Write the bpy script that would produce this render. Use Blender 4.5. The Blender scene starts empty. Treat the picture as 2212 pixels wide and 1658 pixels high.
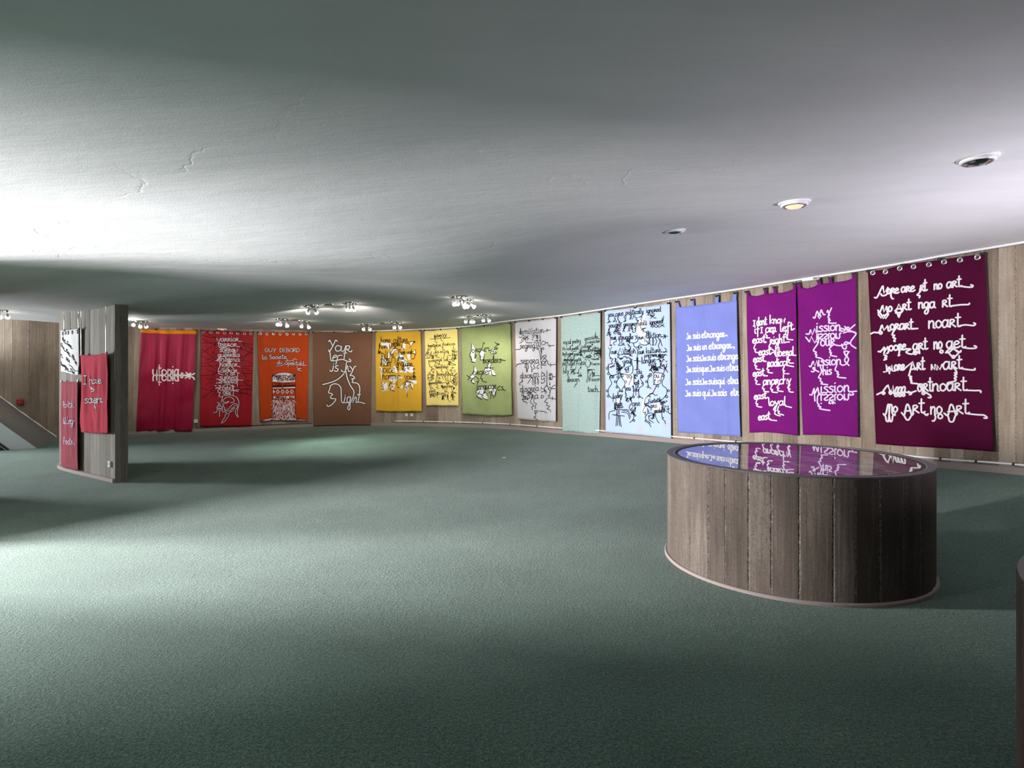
import bpy, bmesh, math, random
import numpy as np
from mathutils import Vector, Matrix, noise

C = bpy.context.scene.collection
SC = bpy.context.scene

# ---------------------------------------------------------------- camera, world, lights, exposure
F_PX, CX, HY, CAMZ = 1280.0, 1106.0, 802.0, 1.5
cd = bpy.data.cameras.new('camera')
cam = bpy.data.objects.new('camera', cd); C.objects.link(cam)
cam.location = (0, 0, CAMZ); cam.rotation_euler = (math.pi/2, 0, 0)
cd.sensor_fit = 'HORIZONTAL'; cd.sensor_width = 36.0
cd.lens = 36.0*F_PX/2212.0
cd.shift_y = (HY-829.0)/2212.0
cd.clip_start = 0.05; cd.clip_end = 100
SC.camera = cam

w = bpy.data.worlds.new('world'); SC.world = w; w.use_nodes = True
w.node_tree.nodes['Background'].inputs[0].default_value = (0.55, 0.6, 0.62, 1)
w.node_tree.nodes['Background'].inputs[1].default_value = 0.0

def area(name, loc, target, sx, sy, power, col=(1, 1, 1), spread=180):
    l = bpy.data.lights.new(name, 'AREA'); l.shape = 'RECTANGLE'; l.size = sx; l.size_y = sy
    l.energy = power; l.color = col; l.spread = math.radians(spread)
    o = bpy.data.objects.new(name, l); C.objects.link(o); o.location = loc
    o.rotation_euler = (Vector(target)-Vector(loc)).to_track_quat('-Z', 'Y').to_euler()
    return o

# daylight through the glazed openings on the left and right of the hall (outside the frame), plus an added fill
LIGHTS = [
    ('daylight_entrance', (-9.4, -0.6, 1.5), (-2.0, 5.5, 1.4), 1.3, 1.8, 3900, (1.0, 0.97, 0.98)),
    ('daylight_corridor', (-10.3, 4.55, 1.5), (2.0, 4.9, 1.35), 0.55, 1.5, 2200, (1.0, 0.97, 0.97)),
    ('daylight_stair', (-13.6, 8.7, 1.6), (-4.0, 9.8, 1.1), 1.6, 1.7, 900, (0.93, 0.97, 1.0)),
    ('daylight_garden', (6.3, 2.7, 0.42), (0.6, 7.4, 2.72), 1.3, 0.4, 165, (0.94, 0.89, 1.0), 100),
    ('fill_behind', (-1.0, -4.6, 1.9), (0.5, 8.0, 1.6), 4.0, 1.2, 45, (0.95, 0.96, 1.0)),  # added fill lamp behind the camera, no opening there
]
SPOT_GAIN = 0.5
for L in LIGHTS: area(*L)

vs = SC.view_settings
vs.view_transform = 'Standard'; vs.look = 'None'; vs.gamma = 1.0; vs.use_curve_mapping = False
vs.exposure = 0.0
SC.cycles.max_bounces = 7; SC.cycles.diffuse_bounces = 4; SC.cycles.glossy_bounces = 3; SC.cycles.adaptive_threshold = 0.03
SC.cycles.caustics_reflective = False; SC.cycles.caustics_refractive = False
SC.cycles.sample_clamp_indirect = 4.0

# ---------------------------------------------------------------- helpers
def tag(o, label=None, cat=None, group=None, kind=None):
    if label: o['label'] = label
    if cat: o['category'] = cat
    if group: o['group'] = group
    if kind: o['kind'] = kind
    return o

def empty(name, loc=(0, 0, 0), rz=0.0):
    o = bpy.data.objects.new(name, None); C.objects.link(o)
    o.location = loc; o.rotation_euler = (0, 0, rz); o.empty_display_size = 0.1
    return o

def thing(name, label, cat, loc=(0, 0, 0), rz=0.0, group=None):
    return tag(empty(name, loc, rz), label, cat, group)

def W(px, py, Y):
    """room point seen at photo pixel (px,py) at depth Y"""
    return Vector(((px-CX)/F_PX*Y, Y, CAMZ-(py-HY)/F_PX*Y))

class MB:
    """collects quads / tubes / boxes / lathes in world coordinates, builds one mesh"""
    def __init__(s): s.v = []; s.f = []; s.uv = {}; s.smooth = False
    def add(s, vs, fs, uvs=None):
        o = len(s.v); s.v += [tuple(p) for p in vs]
        for i, f in enumerate(fs):
            if uvs: s.uv[len(s.f)] = [uvs[j] for j in f]
            s.f.append([o+j for j in f])
    def box(s, c, d, M=None):
        x, y, z = (k/2 for k in d); P = []
        for a in (-x, x):
            for b in (-y, y):
                for e in (-z, z):
                    p = Vector((a, b, e))
                    if M is not None: p = M @ p
                    P.append(p+Vector(c))
        s.add(P, [(0, 1, 3, 2), (4, 6, 7, 5), (0, 4, 5, 1), (2, 3, 7, 6), (0, 2, 6, 4), (1, 5, 7, 3)])
    def tube(s, pts, r, n=8, cap=True):
        pts = [Vector(p) for p in pts]; rings = []
        rr = r if isinstance(r, (list, tuple)) else [r]*len(pts)
        for i, p in enumerate(pts):
            t = (pts[min(i+1, len(pts)-1)]-pts[max(i-1, 0)]).normalized()
            a = t.cross(Vector((0, 0, 1)))
            if a.length < 1e-3: a = t.cross(Vector((1, 0, 0)))
            a.normalize(); b = t.cross(a)
            rings.append([p+a*rr[i]*math.cos(k*2*math.pi/n)+b*rr[i]*math.sin(k*2*math.pi/n) for k in range(n)])
        V = [q for R in rings for q in R]; Fc = []
        for i in range(len(pts)-1):
            for k in range(n):
                Fc.append((i*n+k, i*n+(k+1) % n, (i+1)*n+(k+1) % n, (i+1)*n+k))
        if cap:
            Fc.append(tuple(range(n-1, -1, -1))); Fc.append(tuple((len(pts)-1)*n+k for k in range(n)))
        s.add(V, Fc)
    def lathe(s, prof, n=48, M=None, seam=False):
        """prof = [(r,z)...] turned about z; r==0 allowed at the ends"""
        V = []; Fc = []
        for (r, z) in prof:
            for k in range(n):
                a = k*2*math.pi/n; p = Vector((r*math.cos(a), r*math.sin(a), z))
                V.append(M @ p if M is not None else p)
        for i in range(len(prof)-1):
            for k in range(n):
                Fc.append((i*n+k, i*n+(k+1) % n, (i+1)*n+(k+1) % n, (i+1)*n+k))
        s.add(V, Fc)
    def build(s, name, mat, parent=None, smooth=False, bevel=0):
        me = bpy.data.meshes.new(name); me.from_pydata(s.v, [], s.f)
        if s.uv:
            ul = me.uv_layers.new(name='UVMap')
            for p in me.polygons:
                if p.index in s.uv:
                    for k, li in enumerate(p.loop_indices): ul.data[li].uv = s.uv[p.index][k]
        if smooth:
            for p in me.polygons: p.use_smooth = True
        o = bpy.data.objects.new(name, me); C.objects.link(o)
        if mat: me.materials.append(mat)
        if parent is not None:
            o.parent = parent
            o.matrix_parent_inverse = Matrix.Identity(4)
            Mi = (Matrix.Translation(parent_loc(parent)) @ Matrix.Rotation(parent_rz(parent), 4, 'Z')).inverted()
            me.transform(Mi)
        if bevel:
            m = o.modifiers.new('bevel', 'BEVEL'); m.width = bevel; m.segments = 2; m.limit_method = 'ANGLE'
        return o

def parent_loc(p):
    v = Vector(p.location)
    while p.parent is not None:
        p = p.parent; v = v+Vector(p.location)
    return v
def parent_rz(p):
    a = p.rotation_euler.z
    while p.parent is not None:
        p = p.parent; a += p.rotation_euler.z
    return a

def copy_tree(o, parent=None):
    c = o.copy(); C.objects.link(c); c.parent = parent
    for ch in o.children: copy_tree(ch, c)
    return c

# ---------------------------------------------------------------- materials
def newmat(name):
    m = bpy.data.materials.new(name); m.use_nodes = True
    nt = m.node_tree; return m, nt, nt.nodes['Principled BSDF']
def nd(nt, t, **kw):
    n = nt.nodes.new(t)
    for k, v in kw.items(): setattr(n, k, v)
    return n
def mth(nt, op, a, b=None, c=None, clamp=False):
    n = nt.nodes.new('ShaderNodeMath'); n.operation = op; n.use_clamp = clamp
    for i, x in enumerate((a, b, c)):
        if x is None: continue
        if isinstance(x, (int, float)): n.inputs[i].default_value = x
        else: nt.links.new(x, n.inputs[i])
    return n.outputs[0]
def mixc(nt, f, a, b, mode='MIX'):
    n = nt.nodes.new('ShaderNodeMix'); n.data_type = 'RGBA'; n.blend_type = mode
    for s, x in ((n.inputs['Factor'], f), (n.inputs[6], a), (n.inputs[7], b)):
        if isinstance(x, (int, float)): s.default_value = x
        elif isinstance(x, tuple): s.default_value = x if len(x) == 4 else (*x, 1)
        else: nt.links.new(x, s)
    return n.outputs[2]
def noise_tex(nt, vec, scale, detail=4, rough=0.55):
    n = nt.nodes.new('ShaderNodeTexNoise'); n.inputs['Scale'].default_value = scale
    n.inputs['Detail'].default_value = detail; n.inputs['Roughness'].default_value = rough
    if vec is not None: nt.links.new(vec, n.inputs['Vector'])
    return n.outputs['Fac']
def ramp(nt, f, stops):
    n = nt.nodes.new('ShaderNodeValToRGB'); e = n.color_ramp.elements
    while len(e) > 1: e.remove(e[-1])
    for i, (p, c) in enumerate(stops):
        q = e[0] if i == 0 else e.new(p)
        q.position = p; q.color = (*c, 1) if len(c) == 3 else c
    nt.links.new(f, n.inputs[0]); return n.outputs[0]
def bump(nt, b, h, strength, dist):
    n = nt.nodes.new('ShaderNodeBump'); n.inputs['Strength'].default_value = strength
    n.inputs['Distance'].default_value = dist; nt.links.new(h, n.inputs['Height'])
    nt.links.new(n.outputs[0], b.inputs['Normal'])

def simple(name, col, rough=0.6, metal=0.0, emit=None, strength=1.0, sheen=0.0):
    m, nt, b = newmat(name)
    b.inputs['Base Color'].default_value = (*col, 1); b.inputs['Roughness'].default_value = rough
    b.inputs['Metallic'].default_value = metal
    if sheen: b.inputs['Sheen Weight'].default_value = sheen
    if emit:
        b.inputs['Emission Color'].default_value = (*emit, 1); b.inputs['Emission Strength'].default_value = strength
    return m

def concrete(name, dark, mid, light, board=0.17, seed=0.0, seam=1.0, vary=0.26, stain=0.0):
    """board-marked concrete; UV = (metres along, metres up)"""
    m, nt, b = newmat(name)
    uv = nd(nt, 'ShaderNodeTexCoord').outputs['UV']
    sp = nd(nt, 'ShaderNodeSeparateXYZ'); nt.links.new(uv, sp.inputs[0])
    u, v = sp.outputs[0], sp.outputs[1]
    # boards of uneven width
    wob = nd(nt, 'ShaderNodeTexNoise'); wob.noise_dimensions = '1D'; wob.inputs['Scale'].default_value = 2.3
    wob.inputs['Detail'].default_value = 1; nt.links.new(mth(nt, 'ADD', u, seed), wob.inputs['W'])
    x = mth(nt, 'DIVIDE', mth(nt, 'ADD', u, mth(nt, 'MULTIPLY', wob.outputs[0], 0.16)), board)
    idx = mth(nt, 'FLOOR', x); fr = mth(nt, 'FRACT', x)
    wn = nd(nt, 'ShaderNodeTexWhiteNoise', noise_dimensions='1D'); nt.links.new(mth(nt, 'ADD', idx, seed*7.7), wn.inputs['W'])
    tone = wn.outputs['Value']
    def vec(su, sv, off=0.0):
        c = nd(nt, 'ShaderNodeCombineXYZ')
        nt.links.new(mth(nt, 'MULTIPLY', u, su), c.inputs[0]); nt.links.new(mth(nt, 'MULTIPLY', v, sv), c.inputs[1])
        nt.links.new(mth(nt, 'ADD', mth(nt, 'MULTIPLY', tone, 9.0), off+seed), c.inputs[2]); return c.outputs[0]
    grain = noise_tex(nt, vec(55, 1.6), 1.0, 5, 0.65)
    blot = noise_tex(nt, vec(3.0, 1.1, 3), 1.0, 6, 0.6)
    fine = noise_tex(nt, vec(60, 60, 5), 1.0, 3, 0.6)
    edge = mth(nt, 'MINIMUM', fr, mth(nt, 'SUBTRACT', 1.0, fr))
    rag = noise_tex(nt, vec(30, 22, 8), 1.0, 3, 0.7)
    # seams: some boards tight, some ragged
    wdt = mth(nt, 'MULTIPLY', mth(nt, 'ADD', mth(nt, 'MULTIPLY', rag, 0.14), mth(nt, 'MULTIPLY', tone, 0.03)), 0.62*seam)
    sm = mth(nt, 'SUBTRACT', 1.0, mth(nt, 'DIVIDE', edge, wdt), clamp=True)
    smk = mth(nt, 'MULTIPLY', sm, ramp(nt, rag, [(0.36, (0, 0, 0)), (0.56, (1, 1, 1))]))
    k = mth(nt, 'ADD', mth(nt, 'MULTIPLY', grain, 0.40), mth(nt, 'MULTIPLY', blot, 0.52))
    k = mth(nt, 'ADD', k, mth(nt, 'MULTIPLY', mth(nt, 'SUBTRACT', tone, 0.5), vary))
    k = mth(nt, 'ADD', k, mth(nt, 'MULTIPLY', mth(nt, 'SUBTRACT', fine, 0.5), 0.22))
    if stain:
        st = nd(nt, 'ShaderNodeTexNoise'); st.noise_dimensions = '1D'; st.inputs['Scale'].default_value = 0.55; st.inputs['Detail'].default_value = 0
        nt.links.new(mth(nt, 'ADD', mth(nt, 'MULTIPLY', idx, board), seed*2.1), st.inputs['W'])
        k = mth(nt, 'SUBTRACT', k, mth(nt, 'MULTIPLY', ramp(nt, st.outputs[0], [(0.46, (0, 0, 0)), (0.52, (1, 1, 1))]), stain))
    col = ramp(nt, k, [(0.22, dark), (0.47, mid), (0.75, light)])
    vor = nd(nt, 'ShaderNodeTexVoronoi'); vor.inputs['Scale'].default_value = 1.0
    nt.links.new(vec(46, 46, 1), vor.inputs['Vector'])
    pit = ramp(nt, vor.outputs['Distance'], [(0.09, (1, 1, 1)), (0.17, (0, 0, 0))])
    pit = mth(nt, 'MULTIPLY', pit, ramp(nt, blot, [(0.48, (0, 0, 0)), (0.62, (1, 1, 1))]))
    col = mixc(nt, mth(nt, 'MULTIPLY', pit, 0.75), col, tuple(d*0.35 for d in dark))
    # seam grit: pale aggregate and dark gaps
    grit = ramp(nt, fine, [(0.42, tuple(d*0.4 for d in dark)), (0.62, tuple(min(1, l*1.15) for l in light))])
    col = mixc(nt, mth(nt, 'MULTIPLY', smk, 0.8), col, grit)
    nt.links.new(col, b.inputs['Base Color']); b.inputs['Roughness'].default_value = 0.85
    h = mth(nt, 'ADD', mth(nt, 'MULTIPLY', grain, 0.35), mth(nt, 'MULTIPLY', fine, 0.2))
    h = mth(nt, 'SUBTRACT', h, mth(nt, 'MULTIPLY', smk, 1.3)); h = mth(nt, 'SUBTRACT', h, mth(nt, 'MULTIPLY', pit, 0.7))
    h = mth(nt, 'ADD', h, mth(nt, 'MULTIPLY', tone, 0.35))
    bump(nt, b, h, 0.75, 0.008)
    return m

def carpet_mat():
    m, nt, b = newmat('green_carpet')
    g = nd(nt, 'ShaderNodeNewGeometry').outputs['Position']
    f1 = noise_tex(nt, g, 120, 2, 0.7); f2 = noise_tex(nt, g, 1.3, 4, 0.5); f3 = noise_tex(nt, g, 52, 2, 0.6)
    k = mth(nt, 'ADD', mth(nt, 'MULTIPLY', f1, 0.62), mth(nt, 'MULTIPLY', f3, 0.28)); k = mth(nt, 'ADD', k, mth(nt, 'MULTIPLY', f2, 0.18))
    col = ramp(nt, k, [(0.40, (0.008, 0.030, 0.021)), (0.54, (0.038, 0.098, 0.071)), (0.68, (0.130, 0.215, 0.172))])
    nt.links.new(col, b.inputs['Base Color']); b.inputs['Roughness'].default_value = 0.95
    b.inputs['Specular IOR Level'].default_value = 0.1
    b.inputs['Sheen Weight'].default_value = 0.25; b.inputs['Sheen Roughness'].default_value = 0.5
    b.inputs['Sheen Tint'].default_value = (0.95, 1.0, 0.97, 1)
    bump(nt, b, mth(nt, 'ADD', f1, f3), 0.9, 0.006)
    return m

def plaster_mat():
    m, nt, b = newmat('white_plaster')
    g = nd(nt, 'ShaderNodeNewGeometry').outputs['Position']
    a = noise_tex(nt, g, 0.9, 5, 0.6); c = noise_tex(nt, g, 90, 2, 0.6)
    mp = nd(nt, 'ShaderNodeMapping'); mp.inputs['Scale'].default_value = (0.8, 3.0, 1); mp.inputs['Rotation'].default_value = (0, 0, 0.5)
    nt.links.new(g, mp.inputs[0]); s = noise_tex(nt, mp.outputs[0], 1.2, 5, 0.6)
    col = ramp(nt, mth(nt, 'ADD', mth(nt, 'MULTIPLY', a, 0.5), mth(nt, 'MULTIPLY', s, 0.5)),
               [(0.3, (0.60, 0.60, 0.615)), (0.7, (0.70, 0.70, 0.71))])
    nt.links.new(col, b.inputs['Base Color']); b.inputs['Roughness'].default_value = 0.8
    # hairline cracks and trowel marks
    vor = nd(nt, 'ShaderNodeTexVoronoi', feature='DISTANCE_TO_EDGE'); vor.inputs['Scale'].default_value = 0.33
    mp2 = nd(nt, 'ShaderNodeMapping'); nt.links.new(g, mp2.inputs[0])
    wv = nd(nt, 'ShaderNodeTexNoise'); wv.inputs['Scale'].default_value = 2.2; wv.inputs['Detail'].default_value = 5; nt.links.new(g, wv.inputs['Vector'])
    ad = nd(nt, 'ShaderNodeVectorMath'); ad.operation = 'ADD'; nt.links.new(mp2.outputs[0], ad.inputs[0]); nt.links.new(wv.outputs['Color'], ad.inputs[1])
    nt.links.new(ad.outputs[0], vor.inputs['Vector'])
    cr = ramp(nt, vor.outputs['Distance'], [(0.0, (0, 0, 0)), (0.006, (1, 1, 1))])
    cr = mth(nt, 'MAXIMUM', cr, ramp(nt, a, [(0.42, (0, 0, 0)), (0.52, (1, 1, 1))]))
    h = mth(nt, 'ADD', mth(nt, 'MULTIPLY', s, 1.0), mth(nt, 'MULTIPLY', c, 0.10)); h = mth(nt, 'ADD', h, mth(nt, 'MULTIPLY', cr, 0.12))
    bump(nt, b, h, 0.6, 0.012)
    return m

def cloth_mat(name, col, var=0.12, sheen=0.0, pattern=None, satin=False):
    m, nt, b = newmat(name)
    uv = nd(nt, 'ShaderNodeTexCoord').outputs['UV']
    n1 = noise_tex(nt, uv, 3.0, 4, 0.6); n2 = noise_tex(nt, uv, 900, 1, 0.5)
    k = mth(nt, 'ADD', mth(nt, 'MULTIPLY', n1, 0.6), mth(nt, 'MULTIPLY', n2, 0.4))
    c = ramp(nt, k, [(0.3, tuple(x*(1-var) for x in col)), (0.7, tuple(min(1, x*(1+var)) for x in col))])
    if pattern == 'damask':
        q = noise_tex(nt, uv, 42, 3, 0.6)
        c = mixc(nt, ramp(nt, q, [(0.47, (0, 0, 0)), (0.53, (1, 1, 1))]), c, tuple(min(1, x*1.2) for x in col))
    if pattern == 'flower':
        vor = nd(nt, 'ShaderNodeTexVoronoi'); vor.inputs['Scale'].default_value = 4.2; vor.inputs['Randomness'].default_value = 0.55
        nt.links.new(uv, vor.inputs['Vector'])
        d = vor.outputs['Distance']
        dv = nd(nt, 'ShaderNodeVectorMath'); dv.operation = 'SUBTRACT'
        sc_ = nd(nt, 'ShaderNodeVectorMath'); sc_.operation = 'SCALE'; sc_.inputs['Scale'].default_value = 4.2; nt.links.new(uv, sc_.inputs[0])
        nt.links.new(uv, dv.inputs[0]); nt.links.new(vor.outputs['Position'], dv.inputs[1])
        sp = nd(nt, 'ShaderNodeSeparateXYZ'); nt.links.new(dv.outputs[0], sp.inputs[0])
        ang = mth(nt, 'ARCTAN2', sp.outputs[1], sp.outputs[0])
        pet = mth(nt, 'ABSOLUTE', mth(nt, 'COSINE', mth(nt, 'MULTIPLY', ang, 3.0)))
        rad = mth(nt, 'ADD', 0.14, mth(nt, 'MULTIPLY', pet, 0.17))
        mk = mth(nt, 'MULTIPLY', mth(nt, 'LESS_THAN', d, rad), mth(nt, 'GREATER_THAN', d, 0.09))
        mk = mth(nt, 'MULTIPLY', mk, mth(nt, 'GREATER_THAN', pet, 0.35))
        c = mixc(nt, mth(nt, 'MULTIPLY', mk, 0.85), c, (0.47, 0.40, 0.66))
        ring = mth(nt, 'LESS_THAN', mth(nt, 'ABSOLUTE', mth(nt, 'SUBTRACT', d, 0.46)), 0.012)
        c = mixc(nt, mth(nt, 'MULTIPLY', ring, 0.7), c, (0.34, 0.50, 0.72))
    nt.links.new(c, b.inputs['Base Color']); b.inputs['Roughness'].default_value = 0.55 if satin else 0.85
    b.inputs['Specular IOR Level'].default_value = 0.22 if satin else 0.06
    b.inputs['Sheen Weight'].default_value = sheen
    bump(nt, b, n2, 0.15, 0.001)
    return m

CARPET = carpet_mat(); PLASTER = plaster_mat()
CONC_WALL = concrete('board_marked_concrete', (0.115, 0.084, 0.059), (0.245, 0.190, 0.141), (0.43, 0.365, 0.30), 0.17, 1.3)
CONC_FIN = concrete('grey_board_concrete', (0.075, 0.062, 0.048), (0.165, 0.142, 0.115), (0.29, 0.26, 0.222), 0.125, 4.1, 0.8)
CONC_DRUM = concrete('dark_board_concrete', (0.034, 0.024, 0.018), (0.096, 0.074, 0.059), (0.23, 0.195, 0.166), 0.165, 9.4, 0.9, 0.24, 0.3)
CONC_RAMP = simple('smooth_grey_concrete', (0.20, 0.185, 0.17), 0.8)
PLINTH = simple('pale_concrete_skirting', (0.27, 0.22, 0.205), 0.85)
WHITE_PAINT = simple('white_paint', (0.78, 0.78, 0.80), 0.45)
BLACK = simple('black_plastic', (0.012, 0.012, 0.012), 0.5)
BLACK_PAINT = simple('black_fabric_paint', (0.007, 0.007, 0.010), 0.95)
BLACK_PAINT.node_tree.nodes['Principled BSDF'].inputs['Specular IOR Level'].default_value = 0.08
WHITE_FABRIC = simple('white_applique', (0.68, 0.67, 0.68), 0.85)
LILAC_FABRIC = simple('lilac_applique', (0.66, 0.56, 0.74), 0.85)
PINK_FABRIC = simple('pink_white_paint', (0.72, 0.56, 0.60), 0.85)
CHROME = simple('polished_steel', (0.78, 0.78, 0.79), 0.08, 1.0)
STEEL = simple('dull_steel', (0.55, 0.54, 0.53), 0.3, 1.0)
# ---------------------------------------------------------------- the shell: undulating floor and ceiling, long curved wall
def crom(P, n=14):
    P = [Vector(p) for p in P]; out = []
    for i in range(len(P)-1):
        p0, p1, p2, p3 = P[max(i-1, 0)], P[i], P[i+1], P[min(i+2, len(P)-1)]
        for k in range(n):
            t = k/n
            out.append(0.5*((2*p1)+(p2-p0)*t+(2*p0-5*p1+4*p2-p3)*t*t+(3*p1-p0-3*p2+p3)*t**3))
    out.append(P[-1]); return out

WALLPX = [(275, 13.3, 705, 938.5), (430, 13.9, 708, 931.5), (550, 14.35, 711, 926), (670, 14.75, 713.5, 921), (805, 14.95, 713, 918.5),
          (910, 14.6, 709.5, 919.5), (1010, 14.0, 703.5, 922), (1110, 13.2, 690.5, 927), (1205, 12.3, 681, 935), (1300, 11.4, 667, 942),
          (1458, 10.25, 643, 956), (1620, 9.2, 619.5, 971), (1780, 8.4, 594, 985), (1925, 7.75, 571, 998), (2060, 7.15, 546.5, 1012), (2212, 6.5, 521, 1025)]
wpts = [Vector((-14.6, 10.6, 0)), Vector((-12.6, 11.25, 0)), Vector((-10.45, 12.05, 0)), Vector((-9.6, 12.55, 0))]
wpts += [Vector(((px-CX)/F_PX*Y, Y, 0)) for px, Y, a, b in WALLPX]
wpts += [Vector((6.15, 5.0, 0)), Vector((6.55, 3.2, 0)), Vector((6.75, 1.2, 0)), Vector((6.8, -0.8, 0))]
WC = crom(wpts, 16)
S_ = [0.0]
for a, b in zip(WC, WC[1:]): S_.append(S_[-1]+(b-a).length)
def seg_normals(P):
    N = []
    for i in range(len(P)):
        t = (P[min(i+1, len(P)-1)]-P[max(i-1, 0)]).normalized()
        N.append(Vector((t.y, -t.x, 0)))          # towards the room
    return N
WN = seg_normals(WC)
# keep normals pointing at the camera side
WN = [n if n.dot(Vector((0, 2, 0))-p) > 0 else -n for n, p in zip(WN, WC)]

class Curve2:
    """plan curve of a hanging surface: parameter s, offset to the room side"""
    def __init__(s, P, N, S): s.P, s.N, s.S = P, N, S
    def at(s, q):
        S = s.S; q = min(max(q, S[0]), S[-1]-1e-6)
        lo, hi = 0, len(S)-1
        while hi-lo > 1:
            m = (lo+hi)//2
            if S[m] <= q: lo = m
            else: hi = m
        t = (q-S[lo])/(S[lo+1]-S[lo])
        return s.P[lo].lerp(s.P[lo+1], t), s.N[lo].lerp(s.N[lo+1], t).normalized()
    def hit(s, px, d):
        """arc position where the sight line of photo column px meets the curve offset by d"""
        k = (px-CX)/F_PX; best = None
        prev = None
        for i, (p, n) in enumerate(zip(s.P, s.N)):
            q = p+n*d; c = q.x-k*q.y
            if prev is not None and (prev[0] <= 0) != (c <= 0) and q.y > 0:
                t = prev[0]/(prev[0]-c); Y = prev[1].y+(q.y-prev[1].y)*t
                if best is None or Y < best[1]: best = (s.S[i-1]+(s.S[i]-s.S[i-1])*t, Y)
            prev = (c, q)
        return best
    def sz(s, px, py, d):
        q, Y = s.hit(px, d); return q, CAMZ-(py-HY)/F_PX*Y
    def pos(s, q, z, d):
        p, n = s.at(q); v = p+n*d; return Vector((v.x, v.y, z)), n
WALL = Curve2(WC, WN, S_)

# the free-standing concrete fin
def fin_pt(px, py):
    Y = F_PX*1.5/(py-HY); return Vector(((px-CX)/F_PX*Y, Y, 0))
fp = [Vector((-7.18, 9.48, 0)), Vector((-7.11, 9.31, 0)), Vector((-6.93, 9.12, 0)), Vector((-6.40, 8.73, 0)), Vector((-5.90, 8.385, 0)), Vector((-5.36, 8.0, 0))]
FC = crom(fp, 10); FS = [0.0]
for a, b in zip(FC, FC[1:]): FS.append(FS[-1]+(b-a).length)
FN = seg_normals(FC)
if FN[-1].dot(-FC[-1]) < 0: FN = [-n for n in FN]
FIN = Curve2(FC, FN, FS)

def tps(pts):
    P = np.array(pts, float); X = P[:, :2]; n = len(P)
    def K(d2): return np.where(d2 > 1e-12, 0.5*d2*np.log(np.maximum(d2, 1e-12)), 0.0)
    d2 = ((X[:, None]-X[None])**2).sum(2)
    A = np.zeros((n+3, n+3)); A[:n, :n] = K(d2)+np.eye(n)*0.003
    A[:n, n] = 1; A[:n, n+1:] = X; A[n, :n] = 1; A[n+1:, :n] = X.T
    sol = np.linalg.solve(A, np.r_[P[:, 2], 0, 0, 0])
    def f(x, y):
        q = np.c_[np.ravel(x), np.ravel(y)]; d = ((q[:, None]-X[None])**2).sum(2)
        return (K(d) @ sol[:n]+sol[n]+q @ sol[n+1:]).reshape(np.shape(x))
    return f
wall_top = [tuple(W(px, a, Y)) for px, Y, a, b in WALLPX]
wall_bot = [tuple(W(px, b, Y)) for px, Y, a, b in WALLPX]
CEIL_PTS = wall_top+[tuple(W(*q)) for q in [(130, 697, 12.55), (0, 688, 12.05), (2110, 341, 3.75), (1715, 437, 4.5), (1457, 497, 6.1),
    (990, 641, 9.2), (755, 654, 10.0), (672, 660, 9.8), (615, 688, 11.4), (658, 693, 12.2), (790, 700, 13.0), (853, 696, 12.6), (1018, 683, 12.4),
    (131, 672, 9.14), (171, 671, 8.7), (250, 657, 8.0)]]
CEIL_PTS += [(-4.9, 5.3, 2.46), (-2.3, 5.6, 2.49), (-0.4, 6.2, 2.56), (-4.6, 6.7, 2.55), (-2.2, 7.3, 2.60), (-.2, 8, 2.64), (-3, 3, 2.72), (-3, 1, 2.85), (0, 3.2, 2.8), (0, 0, 2.85), (3, 0, 2.85), (5.5, 2, 2.86),
             (-7, 1, 2.8), (-8, 4, 2.6), (0, -4, 2.85), (6, -4, 2.85), (-8, -4, 2.85), (-12.5, 11.2, 2.52), (-12, 7, 2.5), (-14, 2, 2.7)]
FLOOR_PTS = wall_bot+[(-9.6, 12.55, 0.1), (-10.45, 12.05, 0.1), (-12.6, 11.2, 0.1), (-8.64, 10.8, 0.1), (-8, 9.5, 0.03), (-6.9, 9.1, 0), (-5.4, 8, 0), (-5.2, 8.2, 0),
    (-3, 8, 0), (0, 7.5, 0), (1.3, 4.7, 0), (2.2, 3.7, 0), (3.2, 4.7, 0), (2.2, 5.7, 0), (3, 3, 0), (0, 3, 0), (-3, 4, 0), (-3, 1, 0), (0, 0, 0), (3, 0, 0), (2.4, 1.4, 0),
    (5.5, 2, 0.12), (4.2, 6.2, 0.1), (2.6, 7.7, 0.10), (-3, 11, 0.05), (-6, 11, 0.05), (-6, -3, 0), (5, -3, 0), (-10, 3, 0), (-13, 7, 0.05)]
ZC = tps(CEIL_PTS); ZF = tps(FLOOR_PTS)
def zc(x, y): return float(ZC(np.array([x]), np.array([y]))[0])
def zf(x, y): return float(ZF(np.array([x]), np.array([y]))[0])

def sheet(name, fn, x0, x1, y0, y1, step, mat, flip):
    xs = np.arange(x0, x1+1e-6, step); ys = np.arange(y0, y1+1e-6, step)
    gx, gy = np.meshgrid(xs, ys); gz = fn(gx, gy)
    m = MB(); nx = len(xs)
    m.v = [tuple(v) for v in np.c_[gx.ravel(), gy.ravel(), gz.ravel()]]
    for j in range(len(ys)-1):
        for i in range(nx-1):
            q = [j*nx+i, j*nx+i+1, (j+1)*nx+i+1, (j+1)*nx+i]
            m.f.append(q[::-1] if flip else q)
    o = m.build(name, mat, smooth=True); o['kind'] = 'structure'; return o
floor = sheet('floor', ZF, -15, 7.4, -5.2, 15.6, 0.2, CARPET, False)
ceiling = sheet('ceiling', ZC, -15, 7.4, -5.2, 15.6, 0.2, PLASTER, True)

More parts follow.
